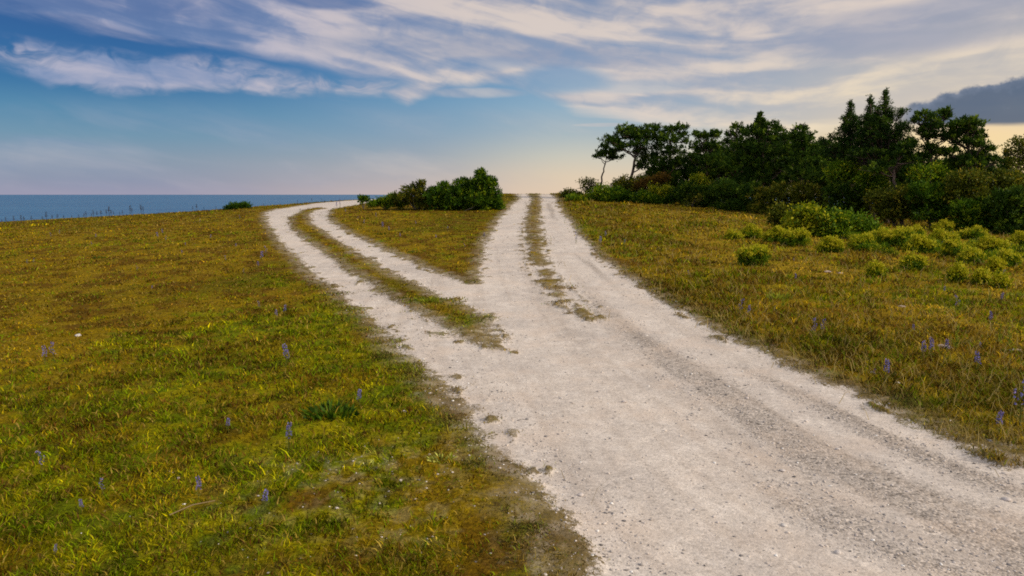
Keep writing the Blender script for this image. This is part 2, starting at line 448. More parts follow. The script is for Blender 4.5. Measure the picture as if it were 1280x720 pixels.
# ------------------------------------------------------------------ grass
def make_grass():
    N = 155000
    y = np.exp(rng.uniform(math.log(2.3), math.log(64.5), N))
    x = rng.uniform(-1, 1, N) * (.90 * y + 1.8)
    ye = np.exp(rng.uniform(math.log(2.3), math.log(16), 190000)); xe = rng.uniform(-1, 1, 190000) * (.82 * ye + .8)
    re = road_r(xe, ye); ke = (re > -.42) & (re < .10) & (rng.random(190000) < sstep(.40, .62, fbm(xe * 6, ye * 5, 59, 3)) * sstep(.12, -.10, re))
    x = np.concatenate([x, xe[ke]]); y = np.concatenate([y, ye[ke]]); N = len(x)
    r = road_r(x, y)
    px, py = proj(x, y, zbase(x, y))
    keep = rng.random(N) < sstep(.10, -.26, r) * (.35 + .65 * sstep(.38, .6, fbm(x * 4, y * 4, 51, 3)))
    keep &= rng.random(N) > .8 * fields(x, y)[1]
    keep |= (r > 0) & (r < .35) & (rng.random(N) < .02)
    x, y, r = x[keep], y[keep], r[keep]; n = len(x)
    green, pale, dry = fields(x, y)
    bank = np.clip(blob(x, y, 1180, 500, 1.6, .55) + blob(x, y, 1010, 430, 1.1, .7) + .8 * blob(x, y, 850, 365, .8, 1.6), 0, 1)
    right = sstep(0, 3, x - edge_t(x, y) * 0 ) * (px[keep] > 690)
    tall = .014 + .028 * fbm(x * 2.2, y * 2.2, 52, 3) + .020 * sstep(.3, .9, green) + right * (.015 + .05 * sstep(.5, .75, fbm(x * .9, y * .7, 53, 3)))
    tall += .045 * bank * sstep(-.1, -.5, r)
    tall *= sstep(.15, -.7, r) * .8 + .2
    tall *= (1 + .012 * y) * np.exp(.28 * rng.normal(size=n)) * (1 - .65 * pale)
    z = zfull(x, y, r)
    K = 6
    cx = np.repeat(x, K); cy = np.repeat(y, K); cz = np.repeat(z, K); m = n * K
    spread = np.repeat(.018 + .005 * y, K)
    bx = cx + rng.normal(size=m) * spread; by = cy + rng.normal(size=m) * spread
    h = np.repeat(tall, K) * rng.uniform(.45, 1.35, m)
    h = np.minimum(h, .040 + .006 * by)
    inl = np.repeat(((px[keep] > 700) & (y > 4.5)), K)
    reed = inl & (rng.random(m) < .045); h[reed] = rng.uniform(.09, .26, reed.sum())
    long = (rng.random(m) < .012) & (by > 5); h[long] *= 1.6
    w = (.0026 + .0011 * by) * rng.uniform(.7, 1.5, m) * np.where(reed, .5, 1.)
    az = rng.uniform(0, 2 * math.pi, m); lean = rng.uniform(.3, 1.5, m)
    dx = np.cos(az) * lean; dy = np.sin(az) * lean
    fa = rng.uniform(0, 2 * math.pi, m); sx = np.cos(fa) * w / 2; sy = np.sin(fa) * w / 2
    base = np.stack([bx, by, cz - .012], 1)
    mid = base + np.stack([dx * h * .35, dy * h * .35, h * .62], 1)
    tip = base + np.stack([dx * h * .95, dy * h * .95, h * rng.uniform(.75, 1.05, m)], 1)
    S = np.stack([sx, sy, np.zeros(m)], 1)
    V = np.stack([base - S, base + S, mid + S * .8, mid - S * .8, tip], 1).reshape(-1, 3)
    i = np.arange(m) * 5
    Q = np.stack([i, i + 1, i + 2, i + 3], 1); T = np.stack([i + 3, i + 2, i + 4], 1)
    tc = turf(x, y)
    cj = .84 * np.exp(.50 * rng.normal(size=n)) * (.35 + 1.15 * sstep(.34, .66, fbm(x * 5.5, y * 3.6, 55, 4))) * (.72 + .5 * sstep(.35, .6, fbm(x * 1.1, y * .7, 58, 3)))
    tc = tc * np.clip(cj, .25, 2.2)[:, None]
    hue = rng.random(n)[:, None]
    tc = np.where((fbm(x * 1.9, y * 1.3, 57, 3)[:, None] > .58) & (rng.random(n)[:, None] < .3), C(.20, .10, .012) * np.clip(cj, .3, 1.6)[:, None], tc)
    tc = np.where(hue < .10, C(.32, .22, .03) * .9, tc); tc = np.where(hue > .93, C(.10, .048, .012), tc)
    tc = np.where((hue > .84) & (hue < .93), C(.20, .25, .003), tc); tc = np.where((hue > .10) & (hue < .20), C(.05, .045, .008), tc)
    tc = tc + (C(.065, .075, .004) * np.clip(cj, .4, 1.6)[:, None] - tc) * (bank * .7)[:, None]
    col = np.repeat(tc, K, 0)
    u = rng.random(m)[:, None]
    g2 = np.repeat(green, K)[:, None]
    pick = rng.random(m)[:, None]
    col = col * (.55 + .95 * u)
    col = np.where(pick < .10 * (1 - .6 * g2), C(.36, .25, .05) * (.6 + .6 * u), col)          # dead straw
    col = np.where((pick > .80) & (pick < .80 + .06 + .14 * g2), C(.15, .22, .003) * (.5 + .8 * u), col)  # fresh green
    col = np.where(pick > .975, C(.16, .06, .014) * (.5 + .8 * u), col)                         # russet
    nr = np.repeat(sstep(-.55, -.05, r) * sstep(16, 8, y), K)[:, None]
    col = col + (C(.27, .20, .075) * (.45 + .9 * u) - col) * nr * .5
    col = np.where(reed[:, None], C(.40, .30, .10) * (.6 + .6 * u), col)
    mt, t, b = newmat('grass_blade')
    c = t.attr('Col', True)
    t.put(b.inputs['Base Color'], c); b.inputs['Roughness'].default_value = .8; b.inputs['Specular IOR Level'].default_value = .03
    tr = t.n('ShaderNodeBsdfTranslucent'); t.put(tr.inputs['Color'], c)
    mx = t.n('ShaderNodeMixShader'); mx.inputs[0].default_value = .3
    t.l(b.outputs[0], mx.inputs[1]); t.l(tr.outputs[0], mx.inputs[2]); t.l(mx.outputs[0], mt.node_tree.nodes['Material Output'].inputs['Surface'])
    o = build('grass', V, [Q, T], mt, {'Col': np.repeat(col, 5, 0)})
    tag(o, 'short dry grass and moss covering the heath on both sides of the road', 'grass', kind='stuff')
make_grass()

# ------------------------------------------------------------------ loose gravel (nobody could count it)
def rock_proto(k):
    """a small chipped stone: 12-vertex irregular hull as an icosahedron"""
    g = (1 + 5 ** .5) / 2
    v = np.array([(-1, g, 0), (1, g, 0), (-1, -g, 0), (1, -g, 0), (0, -1, g), (0, 1, g), (0, -1, -g), (0, 1, -g), (g, 0, -1), (g, 0, 1), (-g, 0, -1), (-g, 0, 1)]) / 1.9
    f = np.array([(0, 11, 5), (0, 5, 1), (0, 1, 7), (0, 7, 10), (0, 10, 11), (1, 5, 9), (5, 11, 4), (11, 10, 2), (10, 7, 6), (7, 1, 8), (3, 9, 4), (3, 4, 2), (3, 2, 6), (3, 6, 8), (3, 8, 9), (4, 9, 5), (2, 4, 11), (6, 2, 10), (8, 6, 7), (9, 8, 1)])
    return v, f
def make_gravel():
    N = 85000
    y = np.exp(rng.uniform(math.log(2.2), math.log(26), N)); x = rng.uniform(-1, 1, N) * (.82 * y + .6)
    r = road_r(x, y); t = edge_t(x, y)
    pr = sstep(-.35, .05, r) * (.14 + .86 * sstep(.44, .64, fbm(t * 2.6, y * .25, 41, 3) + .2 * (fbm(x * 3, y * 3, 61, 2) - .5)))
    pr = np.where(r < -.05, pr * .95, pr)
    pl = fields(x, y)[1]
    pr = np.maximum(pr, .35 * pl * (y < 8))
    k = rng.random(N) < pr
    x, y, r = x[k], y[k], r[k]; n = len(x)
    s = .0035 * np.exp(rng.normal(size=n) * .55) * (.8 + .10 * y)
    s = np.minimum(s, .012 + .0004 * y)
    v, f = rock_proto(0)
    a = rng.uniform(0, 2 * math.pi, n)
    sc = np.stack([s * rng.uniform(.8, 1.6, n), s * rng.uniform(.7, 1.2, n), s * rng.uniform(.4, .75, n)], 1)
    P = v[None] * (1 + .25 * rng.normal(size=(n, 12, 1))) * sc[:, None, :]
    ca, sa = np.cos(a)[:, None], np.sin(a)[:, None]
    P = np.stack([P[..., 0] * ca - P[..., 1] * sa, P[..., 0] * sa + P[..., 1] * ca, P[..., 2]], -1)
    P += np.stack([x, y, zfull(x, y, r) + sc[:, 2] * .25], 1)[:, None, :]
    Fc = (f[None] + (np.arange(n) * 12)[:, None, None]).reshape(-1, 3)
    u = rng.random(n)[:, None]; w = rng.random(n)[:, None]
    col = C(.30, .27, .25) + (C(.62, .54, .47) - C(.30, .27, .25)) * u ** .9
    col = np.where(w < .10, C(.17, .155, .15) * (.7 + .6 * u), col); col = np.where(w > .96, C(.74, .71, .67), col)
    m, t, b = newmat('gravel_stones'); t.put(b.inputs['Base Color'], t.attr('Col', True)); b.inputs['Roughness'].default_value = .9
    b.inputs['Specular IOR Level'].default_value = .2
    o = build('gravel', P.reshape(-1, 3), [Fc], m, {'Col': np.repeat(col, 12, 0)})
    tag(o, 'loose pale limestone gravel scattered over the road surface', 'gravel', kind='stuff')
make_gravel()

# ------------------------------------------------------------------ trees and shrubs
def puff_leaves(mb, c, rad, style, dens=1.0, lo=0., hi=1.):
    """one clump of a crown: tufts of needle / leaf faces through an ellipsoid"""
    vol = (rad[0] * rad[2]) * 1.0
    nt = max(8, int(dens * (150 if style in ('pine', 'spruce') else 120) * vol ** .75))
    d = rng.normal(size=(nt, 3)); d /= np.linalg.norm(d, axis=1, keepdims=True)
    rr = rng.random(nt) ** .40 * (1 + .10 * rng.normal(size=nt))
    if style == 'pine': d[:, 2] = np.where(d[:, 2] < -.25, d[:, 2] * .6, d[:, 2])
    tc = c + d * rr[:, None] * rad
    tt = np.clip(lo + (hi - lo) * rng.random(nt) ** 1.3 + .10 * rng.normal(size=nt), 0, 1)
    if style == 'pine':   k, L, W, up, sprd = 16, .16, .06, .8, .05
    elif style == 'spruce': k, L, W, up, sprd = 12, .125, .045, .05, .05
    elif style == 'juniper': k, L, W, up, sprd = 14, .15, .055, .7, .06
    elif style == 'low': k, L, W, up, sprd = 12, .075, .024, .9, .035
    else: k, L, W, up, sprd = 12, .12, .075, .3, .11
    cc = np.repeat(tc, k, 0); dd = np.repeat(d, k, 0)
    n = len(cc)
    D = rng.normal(size=(n, 3)) * .75 + dd * .8 + np.array([0, 0, up])
    mb.leaves(cc + rng.normal(size=(n, 3)) * sprd, D, L * rng.uniform(.6, 1.35, n), W * rng.uniform(.7, 1.3, n),
              np.clip(np.repeat(tt, k) + .16 * rng.normal(size=n), 0, 1))

def limb(tr, a, b, r0, r1, sag=.1):
    n = 6; P = []
    for i in range(n):
        t = i / (n - 1); p = a + (b - a) * t
        p = p + np.array([random.uniform(-1, 1), random.uniform(-1, 1), 0]) * .05 * np.linalg.norm(b - a) * math.sin(math.pi * t) + np.array([0, 0, -sag * np.linalg.norm(b - a) * math.sin(math.pi * t)])
        P.append(p)
    tr.tube(P, np.linspace(r0, r1, n), 5)

def tree(name, label, D, base_x, trunk, puffs, style, mat, r0=.11, group='pines and spruces of the coastal wood', tone=(0., 1.), dens=1., zdrop=0., fill=2):
    """trunk: photo points from the foot up; puffs: (x, y, rx, ry) clumps, all set at their own distance D with real depth"""
    s = D / F
    b = at_depth(base_x, 280, D); b[2] = ground_z(b[0], D)[0] - .05
    o = thing(name, label, 'tree', tuple(b), group)
    P = [b] + [at_depth(x, y, D + random.uniform(-.25, .25)) for x, y in trunk]
    P = np.array(P)
    # resample trunk
    q = np.linspace(0, len(P) - 1, 4 * len(P)); P2 = np.stack([np.interp(q, np.arange(len(P)), P[:, k]) for k in range(3)], 1)
    P2[1:-1] += rng.normal(size=P2[1:-1].shape) * .03
    tr = MB(); tr.tube(P2, np.linspace(r0, r0 * .22, len(P2)), 7)
    cr = MB()
    for (x, y, rx, ry) in puffs:
        for q_ in range(fill):
            c = at_depth(x + random.uniform(-.25, .25) * rx, y + random.uniform(-.2, .2) * ry, D)
            c[1] += random.uniform(-.8, .8) * rx * s
            rad = np.array([rx * s, rx * s * .95, ry * s * 1.02]) * (1 if q_ == 0 else random.uniform(.6, .9))
            puff_leaves(cr, c, rad, style, dens * (1 if fill == 1 else .62), *tone)
            i = np.argmin(np.linalg.norm(P2 - (c + [0, 0, -.35 * abs(rx * s)]), axis=1)); i = max(2, i - 2)
            limb(tr, P2[i], c, r0 * .38 * (1 - .6 * i / len(P2)) + .012, .012)
            for _ in range(2):
                e = c + rng.normal(size=3) * rad * .7
                limb(tr, c * .6 + P2[i] * .4, e, .018, .006, .03)
    tr.build('trunk', M['bark'], o); cr.build('crown', M[mat], o)
    return o

def cone_puffs(x, top, bot, w, n=9, jit=.3):
    L = []
    for i in range(n):
        t = (i + .3) / n; y = top + (bot - top) * (.03 + .97 * t); ww = w * t ** .85 + (1.4 if i else .2)
        if t > .25:
            L.append((x - ww * random.uniform(.45, .75), y + random.uniform(-2, 3), max(1.6, ww * .55), max(1.6, (bot - top) / n * .42)))
            L.append((x + ww * random.uniform(.45, .75), y + random.uniform(-2, 3), max(1.6, ww * .55), max(1.6, (bot - top) / n * .42)))
        L.append((x + random.uniform(-jit, jit) * ww, y, max(.5, ww * .6), (bot - top) / n * .75))
    return L

pines = 'pines and spruces of the coastal wood'
tree('pine_tree', 'small slender pine leaning seaward at the very tip of the wood on a bare trunk', 49, 750, [(752,226),(756,206),(760,190)],
     [(760,190,10,6),(750,194,9,5),(769,196,9,5),(773,187,7,4),(757,183,7,4)], 'pine', 'pine', .085, dens=1.15)
tree('pine_tree', 'broad umbrella pine with forked trunk beside the small leaning pine', 48, 787, [(789,222),(793,200),(796,182),(800,170)],
     [(763,176,12,6),(772,180,10,6),(780,166,13,8),(794,172,16,9),(790,162,9,5),(813,161,13,7),(806,170,16,9),(823,172,12,9),(802,181,20,5),(779,183,14,4),(824,184,10,6),(812,196,12,8),(804,206,11,8),(818,217,14,9),(800,190,9,5)], 'pine', 'pine', .13, dens=1.1)
tree('pine_tree', 'wind-bent pine whose ragged top reaches inland past the umbrella pine', 47, 828, [(832,225),(837,200),(838,180),(846,165)],
     [(838,163,11,6),(848,160,9,5),(836,176,14,8),(853,170,7,4),(841,190,16,10),(826,204,16,11),(838,226,18,10),(847,202,12,8),(857,177,5,3),(832,216,18,9)], 'pine', 'pine', .12)
tree('pine_tree', 'low rounded pine with reddish dead twigs inside, between umbrella pine and tall wood', 45, 884, [(884,225),(882,200),(882,175)],
     [(872,168,10,5),(884,170,12,6),(894,168,9,6),(876,184,15,8),(892,182,13,8),(868,197,16,9),(886,200,18,10),(898,196,10,9),(880,216,22,10),(905,212,12,10)], 'pine', 'pine', .12)
tree('pine_tree', 'slim pine with two-lobed top rising behind the low rounded pine', 46, 918, [(918,220),(918,190),(919,165)],
     [(920,160,8,5),(911,167,7,5),(927,166,8,5),(915,176,13,8),(921,190,15,9),(908,204,14,9),(928,208,14,10)], 'pine', 'pine', .11)
tree('pine_tree', 'dense wide dark pine with a pointed central tip in the middle of the wood', 42, 950, [(950,230),(949,190),(950,150)],
     cone_puffs(950,142,168,9,4) + [(961,157,11,5),(974,161,8,4),(942,166,16,8),(964,172,18,9),(980,172,14,8),(935,182,20,10),(956,188,26,12),(982,187,18,11),(928,200,20,11),(950,208,28,12),(978,206,24,12),(995,198,12,10),(938,226,26,12),(970,228,26,12),(1000,222,16,12)], 'pine', 'pine', .16, dens=1.1)
tree('pine_tree', 'rounded pine shouldering between the pointed pine and the narrow spruce', 40, 1004, [(1004,230),(1003,195),(1001,168)],
     [(1001,162,9,5),(994,170,11,7),(1009,172,9,7),(1000,182,16,9),(1016,186,9,8),(1004,198,20,11),(1022,206,14,10),(1000,216,20,12),(1022,226,18,11)], 'pine', 'pine', .13)
tree('spruce_tree', 'narrow dark spruce with a thin pointed spire next to the tallest tree', 37, 1062, [(1062,235),(1062,180),(1063,134)],
     cone_puffs(1063,125,205,25,13) + [(1046,170,9,5),(1037,186,12,7),(1030,178,6,4),(1050,200,18,9),(1040,215,20,10),(1064,220,22,10)], 'spruce', 'spruce', .13, dens=1.3)
tree('spruce_tree', 'short-topped spruce pressed against the seaward flank of the tallest tree', 36, 1087, [(1087,235),(1087,180),(1088,130)],
     cone_puffs(1088,121,200,26,12), 'spruce', 'spruce', .12, dens=1.2)
tree('spruce_tree', 'tallest tree of the wood, broad dark spruce with layered tip', 35, 1108, [(1110,235),(1108,180),(1107,122)],
     cone_puffs(1107,113,200,42,14) + [(1125,140,9,3.5),(1096,136,8,3.5),(1130,158,9,5),(1088,160,9,5),(1133,178,10,6)], 'spruce', 'spruce', .17, dens=1.2)
tree('pine_tree', 'open pine with sky showing through its boughs and a crooked arm at the top', 34, 1166, [(1160,240),(1164,205),(1160,175),(1166,152)],
     [(1152,145,10,5),(1146,150,6,4),(1166,148,10,4),(1179,141,8,4),(1184,146,5,3),(1160,156,12,6),(1174,158,9,5),(1151,166,8,5),(1166,170,13,6),(1180,172,9,6),(1158,184,10,5),(1176,190,14,6),(1148,196,10,6)], 'pine', 'pine', .13, dens=1.05)
tree('pine_tree', 'dome-crowned pine standing under the dark cloud, last big tree inland', 33, 1212, [(1214,240),(1212,200),(1210,165)],
     [(1205,152,14,5),(1194,158,11,6),(1218,158,12,6),(1208,164,20,8),(1226,169,11,7),(1190,170,10,6),(1222,180,14,6),(1204,178,12,5),(1236,186,9,4),(1190,190,14,6),(1226,196,16,7),(1242,200,10,4),(1206,204,20,8)], 'pine', 'pine', .15, dens=1.1)
tree('pine_tree', 'thin-crowned pine with pale crooked trunk below the tallest tree', 33.5, 1128, [(1120,236),(1116,214),(1124,196),(1132,184)],
     [(1132,184,9,5),(1140,178,7,4),(1122,192,8,4),(1142,200,12,6),(1110,204,10,5),(1098,212,14,7)], 'pine', 'pine', .09)
tree('spruce_tree', 'tiny pointed spruce alone in the bright gap beside the dome-crowned pine', 37, 1258, [(1258,230),(1258,194)],
     cone_puffs(1258,188,232,9,8), 'spruce', 'spruce', .06, dens=1.2)
tree('deciduous_tree', 'leafy round tree cut by the photo edge at the inland end', 34, 1276, [(1276,230),(1275,195)],
     [(1272,176,9,5),(1280,180,9,8),(1268,188,7,6),(1278,196,12,8),(1270,206,10,7),(1284,210,12,9),(1290,190,12,10)], 'broad', 'dim', .10)

def shrub(name, label, D, puffs, style, mat, group=None, tone=(0., 1.), dens=1., cat='shrub', stems=True, fill=1):
    s = D / F
    mx = sum(p[0] for p in puffs) / len(puffs)
    b = at_depth(mx, 280, D); b[2] = ground_z(b[0], D)[0] - .03
    o = thing(name, label, cat, tuple(b), group)
    cr = MB(); tr = MB()
    for (x, y, rx, ry) in puffs:
        for q_ in range(fill):
            c = at_depth(x, y, D)
            c[1] += random.uniform(-.5, .5) * rx * s
            rad = np.array([rx * s, rx * s * .85, ry * s])
            gz = ground_z(c[0], c[1])[0]
            c[2] = max(c[2], gz + rad[2] * .45)
            puff_leaves(cr, c, rad, style, dens, *tone)
            limb(tr, b + [0, 0, .03], c + rng.normal(size=3) * rad * .4, .012 + .025 * min(1, rad[0]), .006, -.05)
            for _ in range(2): limb(tr, c * .7 + b * .3, c + rng.normal(size=3) * rad * .55, .012, .004, 0)
    cr.build('foliage', M[mat], o); tr.build('stem', M['twig'], o)
    return o

# junipers on the seaward side of the road
jg = 'junipers beside the main road'
shrub('juniper_bush', 'tallest juniper of the seaward thicket, knobbly tip next to the main road', 37.5, [(601,217,6,4),(602,225,10,6),(611,230,10,8),(596,234,13,10),(614,243,12,11),(598,250,16,11),(618,254,8,6),(624,259,7,3),(606,261,10,3)], 'juniper', 'juniper', jg, dens=1.5, fill=2)
shrub('juniper_bush', 'rounded juniper joined to the tallest juniper on its seaward side', 37.8, [(578,232,11,8),(570,242,14,10),(588,246,10,9),(574,254,16,8),(566,261,8,2.5),(588,261,9,3)], 'juniper', 'juniper', jg, dens=1.5, fill=2)
shrub('juniper_bush', 'spreading juniper with even sloping top in the middle of the seaward thicket', 38.2, [(556,236,11,7),(545,243,14,8),(560,247,14,10),(548,255,17,8)], 'juniper', 'juniper', jg, dens=1.4, fill=2)
shrub('juniper_bush', 'wind-combed juniper with twiggy brown arm reaching up from the thicket', 38.6, [(528,229,5,2.5),(521,234,9,3),(511,237,10,3),(527,243,14,6),(518,250,16,8),(502,247,12,6),(530,256,14,6)], 'juniper', 'dim', jg, dens=1.1, fill=2)
shrub('juniper_bush', 'low creeping juniper trailing seaward at the thicket foot', 39, [(494,247,9,4),(482,250,8,3),(500,254,12,5),(484,255,10,4),(472,253,7,3),(466,256,7,2.5)], 'juniper', 'juniper', jg, dens=1.3, fill=2)
shrub('juniper_bush', 'small separate juniper clump between the thicket and the sea track', 40, [(452,250,5,3),(458,249,4,2.5)], 'juniper', 'juniper', None, dens=1.5, fill=2)
shrub('juniper_bush', 'flat dark bush alone on the grass brow against the sea', 50, [(287,260,6,2.6),(296,258,9,3.6),(306,257,7,3.6)], 'juniper', 'juniper', None, dens=1.6, tone=(0, .6), fill=2)

# understorey of the wood
ug = 'understorey shrubs below the pines'
US = [('leafy_shrub','thin airy shrub with open branches at the seaward tip of the wood',50,[(730,229,7,3),(738,227,6,3),(744,233,7,5),(733,236,8,4)],'broad','dim',.6),
 ('leafy_shrub','feathery olive shrub right on the road edge at the crest',49,[(713,242,8,5),(706,247,7,4),(722,246,8,5),(716,252,10,4)],'broad','dim',1.),
 ('leafy_shrub','small round bright green bush nearest the road at the crest',45,[(716,256,8,4.5),(724,257,6,4)],'juniper','broad',1.4),
 ('leafy_shrub','rounded green bush below the small leaning pine',46,[(752,240,12,8),(744,247,12,8),(760,248,13,9)],'broad','broad',1.2),
 ('leafy_shrub','grass-green dense bush standing out before the umbrella pine',45,[(765,252,14,9),(778,250,13,9),(771,243,12,8),(788,256,10,7)],'juniper','juniper',1.4),
 ('leafy_shrub','mid-green shrub around the foot of the umbrella pine trunk',46.5,[(780,230,12,8),(792,236,14,9),(772,236,9,7),(800,228,12,8)],'broad','dim',1.1),
 ('leafy_shrub','rust-brown shrub under the wind-bent pine',45,[(812,228,10,5),(802,232,8,4),(822,225,9,4),(828,222,7,3)],'broad','rust',1.),
 ('leafy_shrub','yellow-tipped shrub beside the rust-brown shrub',44,[(817,238,6,6),(832,237,8,4),(824,243,9,6)],'broad','yellow',.8),
 ('juniper_bush','dark low juniper below the wind-bent pine',44,[(803,247,14,8),(815,254,14,7),(828,252,14,9),(840,246,12,8)],'juniper','juniper',1.2),
 ('leafy_shrub','bright yellow-green shrub in front of the low rounded pine',43.5,[(874,224,10,5),(882,230,12,6),(870,232,9,6)],'broad','yellow',.7),
 ('juniper_bush','wide dark juniper under the low rounded pine',43,[(858,240,16,12),(876,244,16,11),(892,242,15,12),(868,256,18,8),(888,257,16,8)],'juniper','pine',1.2),
 ('dead_shrub','sparse open shrub at the wood edge near the dark junipers',42,[(868,248,9,7),(862,255,7,6)],'broad','dim',.35),
 ('juniper_bush','broad shadowy juniper filling the edge before the pointed pine',40,[(905,236,16,12),(922,244,18,13),(940,240,18,12),(912,257,20,9),(936,260,20,9)],'juniper','pine',1.2),
 ('juniper_bush','second dark juniper at the wood edge, below the pointed pine',38.5,[(958,246,18,12),(976,242,18,12),(952,262,18,9),(972,264,18,8),(992,252,14,11)],'juniper','dim',1.2),
 ('leafy_shrub','olive shrub growing over a pale dead stem near the rounded pine',37,[(1004,240,14,11),(1020,246,14,11),(1010,262,18,9),(1030,258,16,10)],'broad','dim',1.2),
 ('leafy_shrub','light green shrub crown catching light below the narrow spruce',36,[(1050,208,14,6),(1066,212,12,6),(1042,217,12,7),(1058,222,16,8)],'broad','broad',1.),
 ('leafy_shrub','yellow-green leafy shrub below the tallest tree',35,[(1080,222,12,6),(1094,226,12,6),(1086,234,16,8),(1104,236,10,7)],'broad','broad',1.),
 ('juniper_bush','dark bush behind the big yellow-green thicket',35.5,[(1044,240,16,12),(1062,246,16,12),(1082,250,16,11),(1070,262,18,10),(1046,262,16,9)],'juniper','pine',1.2),
 ('leafy_shrub','olive bush at the wood edge below the thin-crowned pine',33,[(1104,250,16,11),(1122,246,16,12),(1112,266,18,10),(1134,262,16,11)],'broad','dim',1.2),
 ('leafy_shrub','bright bough-like shrub below the open pine',33,[(1150,215,12,6),(1166,212,12,6),(1158,224,16,8),(1178,222,12,7)],'broad','broad',.9),
 ('juniper_bush','deep green bush below the open pine trunk',32,[(1148,242,16,12),(1166,246,16,13),(1184,240,14,12),(1158,266,18,11),(1178,268,16,11)],'juniper','juniper',1.1),
 ('leafy_shrub','olive shrub under the dome-crowned pine',31.5,[(1204,224,16,9),(1222,222,14,8),(1196,238,16,11),(1216,242,18,12)],'broad','dim',1.2),
 ('juniper_bush','layered dark juniper skirt below the dome-crowned pine',31,[(1200,262,16,11),(1218,266,18,12),(1236,258,16,13),(1208,280,18,9),(1230,282,18,9)],'juniper','juniper',1.1),
 ('leafy_shrub','ochre-yellow leaved shrub in the bright gap beside the tiny spruce',32,[(1250,224,14,7),(1264,222,12,7),(1256,234,16,8),(1272,232,12,8)],'broad','dim',1.3),
 ('juniper_bush','dark hedge-like juniper at the inland photo edge',30,[(1252,252,16,13),(1270,248,14,14),(1262,272,18,13),(1282,268,16,14),(1256,288,16,9),(1278,288,16,9)],'juniper','pine',1.2)]
for nm, lb, D, pf, st, mt, dn in US:
    shrub(nm, lb, D, pf, st, mt, ug, dens=dn * 1.15, fill=2)
# dark thicket closing the wood from behind
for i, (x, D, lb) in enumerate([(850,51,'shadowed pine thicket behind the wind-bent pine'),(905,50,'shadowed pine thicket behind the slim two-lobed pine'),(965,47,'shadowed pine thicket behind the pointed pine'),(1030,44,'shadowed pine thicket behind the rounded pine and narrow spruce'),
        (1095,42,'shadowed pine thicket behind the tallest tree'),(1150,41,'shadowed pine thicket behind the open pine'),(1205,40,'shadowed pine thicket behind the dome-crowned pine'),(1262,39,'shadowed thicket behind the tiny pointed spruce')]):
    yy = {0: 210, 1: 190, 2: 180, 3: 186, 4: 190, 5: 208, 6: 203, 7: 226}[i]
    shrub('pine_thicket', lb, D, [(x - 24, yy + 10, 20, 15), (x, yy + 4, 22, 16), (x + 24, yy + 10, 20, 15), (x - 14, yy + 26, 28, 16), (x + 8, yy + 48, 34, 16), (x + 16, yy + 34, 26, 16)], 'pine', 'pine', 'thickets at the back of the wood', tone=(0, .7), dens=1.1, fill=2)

# big yellow-green thicket and low spurge bushes on the meadow
shrub('leafy_shrub', 'tall yellow-green bush, biggest of the pale thicket before the dark wood', 26.6, [(1003,268,13,9),(1014,272,16,12),(994,278,12,10),(1022,284,18,12),(1004,290,16,11)], 'broad', 'yellow', 'pale thicket before the wood', dens=1.4, tone=(.1, .9), fill=2)
shrub('leafy_shrub', 'spreading mid-green bush joined to the tall yellow-green bush', 26.2, [(1040,274,15,10),(1058,278,18,11),(1050,290,22,13),(1034,290,14,12),(1066,292,14,11)], 'broad', 'broad', 'pale thicket before the wood', dens=1.4, fill=2)
shrub('leafy_shrub', 'darker green bush at the inland end of the pale thicket', 26, [(1078,282,14,10),(1092,288,11,8),(1080,294,17,10)], 'broad', 'broad', 'pale thicket before the wood', dens=1.4, tone=(0, .7), fill=2)
shrub('leafy_shrub', 'soft feathery bush at the seaward end of the pale thicket', 28, [(978,264,10,8),(970,272,9,8),(984,278,11,9)], 'broad', 'dim', 'pale thicket before the wood', dens=1.3, fill=2)
sg = 'low yellow-topped bushes on the meadow'
SP = [(941,323,17,10,'low two-domed yellow-topped bush alone on the meadow nearest the road',2),(993,300,15,9,'wide yellow bush directly below the tall yellow-green bush',2),(970,296,13,8,'yellow bush touching the seaward side of the wide yellow bush',1),
 (939,292,13,7,'small yellow bush halfway between the wood and the lone two-domed bush',1),(917,296,8,5,'smallest yellow bush, closest to the road below the dark junipers',1),(1038,309,12,8,'round yellow-topped bush just in front of the mid-green bush',1),
 (1077,305,15,9,'round pale bush in front of the darker green bush',1),(1118,300,20,11,'large pale yellow bush in the thick of the spurge bank',2),(1149,308,14,10,'greenish bush beside the large pale yellow bush',1),
 (1176,300,16,9,'straw-yellow bush at the top of the spurge bank',1),(1192,313,14,10,'dark-footed yellow bush in the middle of the spurge bank',1),(1214,323,12,8,'dark-footed compact bush at the lower edge of the spurge bank',1),
 (1216,293,16,8,'bright green-yellow bush right under the layered juniper skirt',1),(1239,310,16,9,'broad green-yellow bush behind the two edge bushes',1),(1260,326,13,10,'dark leafy bush at the photo edge, lower one',1),(1272,303,11,9,'yellow bush at the photo edge, upper one',1),
 (1178,285,12,6,'grey-green bush between the wood and the straw-yellow bush',1),(1095,341,8,7,'isolated dark dwarf bush in front of the spurge bank',1),(1143,331,12,9,'isolated bright green bush with tall shoots before the spurge bank',1),
 (1197,345,7,9,'slim upright green bush on the open meadow before the spurge bank',1),(1243,337,5,8,'narrow upright sprig-like bush below the edge bushes',1),(1252,357,7,6,'tiny dark bush lowest on the meadow near the photo edge',1),(1226,350,8,7,'thin pale sprawling bush beside the tiny dark bush',1),(1140,293,14,7,'pale bush behind the large pale yellow bush',1),(1098,296,11,7,'pale bush bridging the darker green bush and the spurge bank',1)]
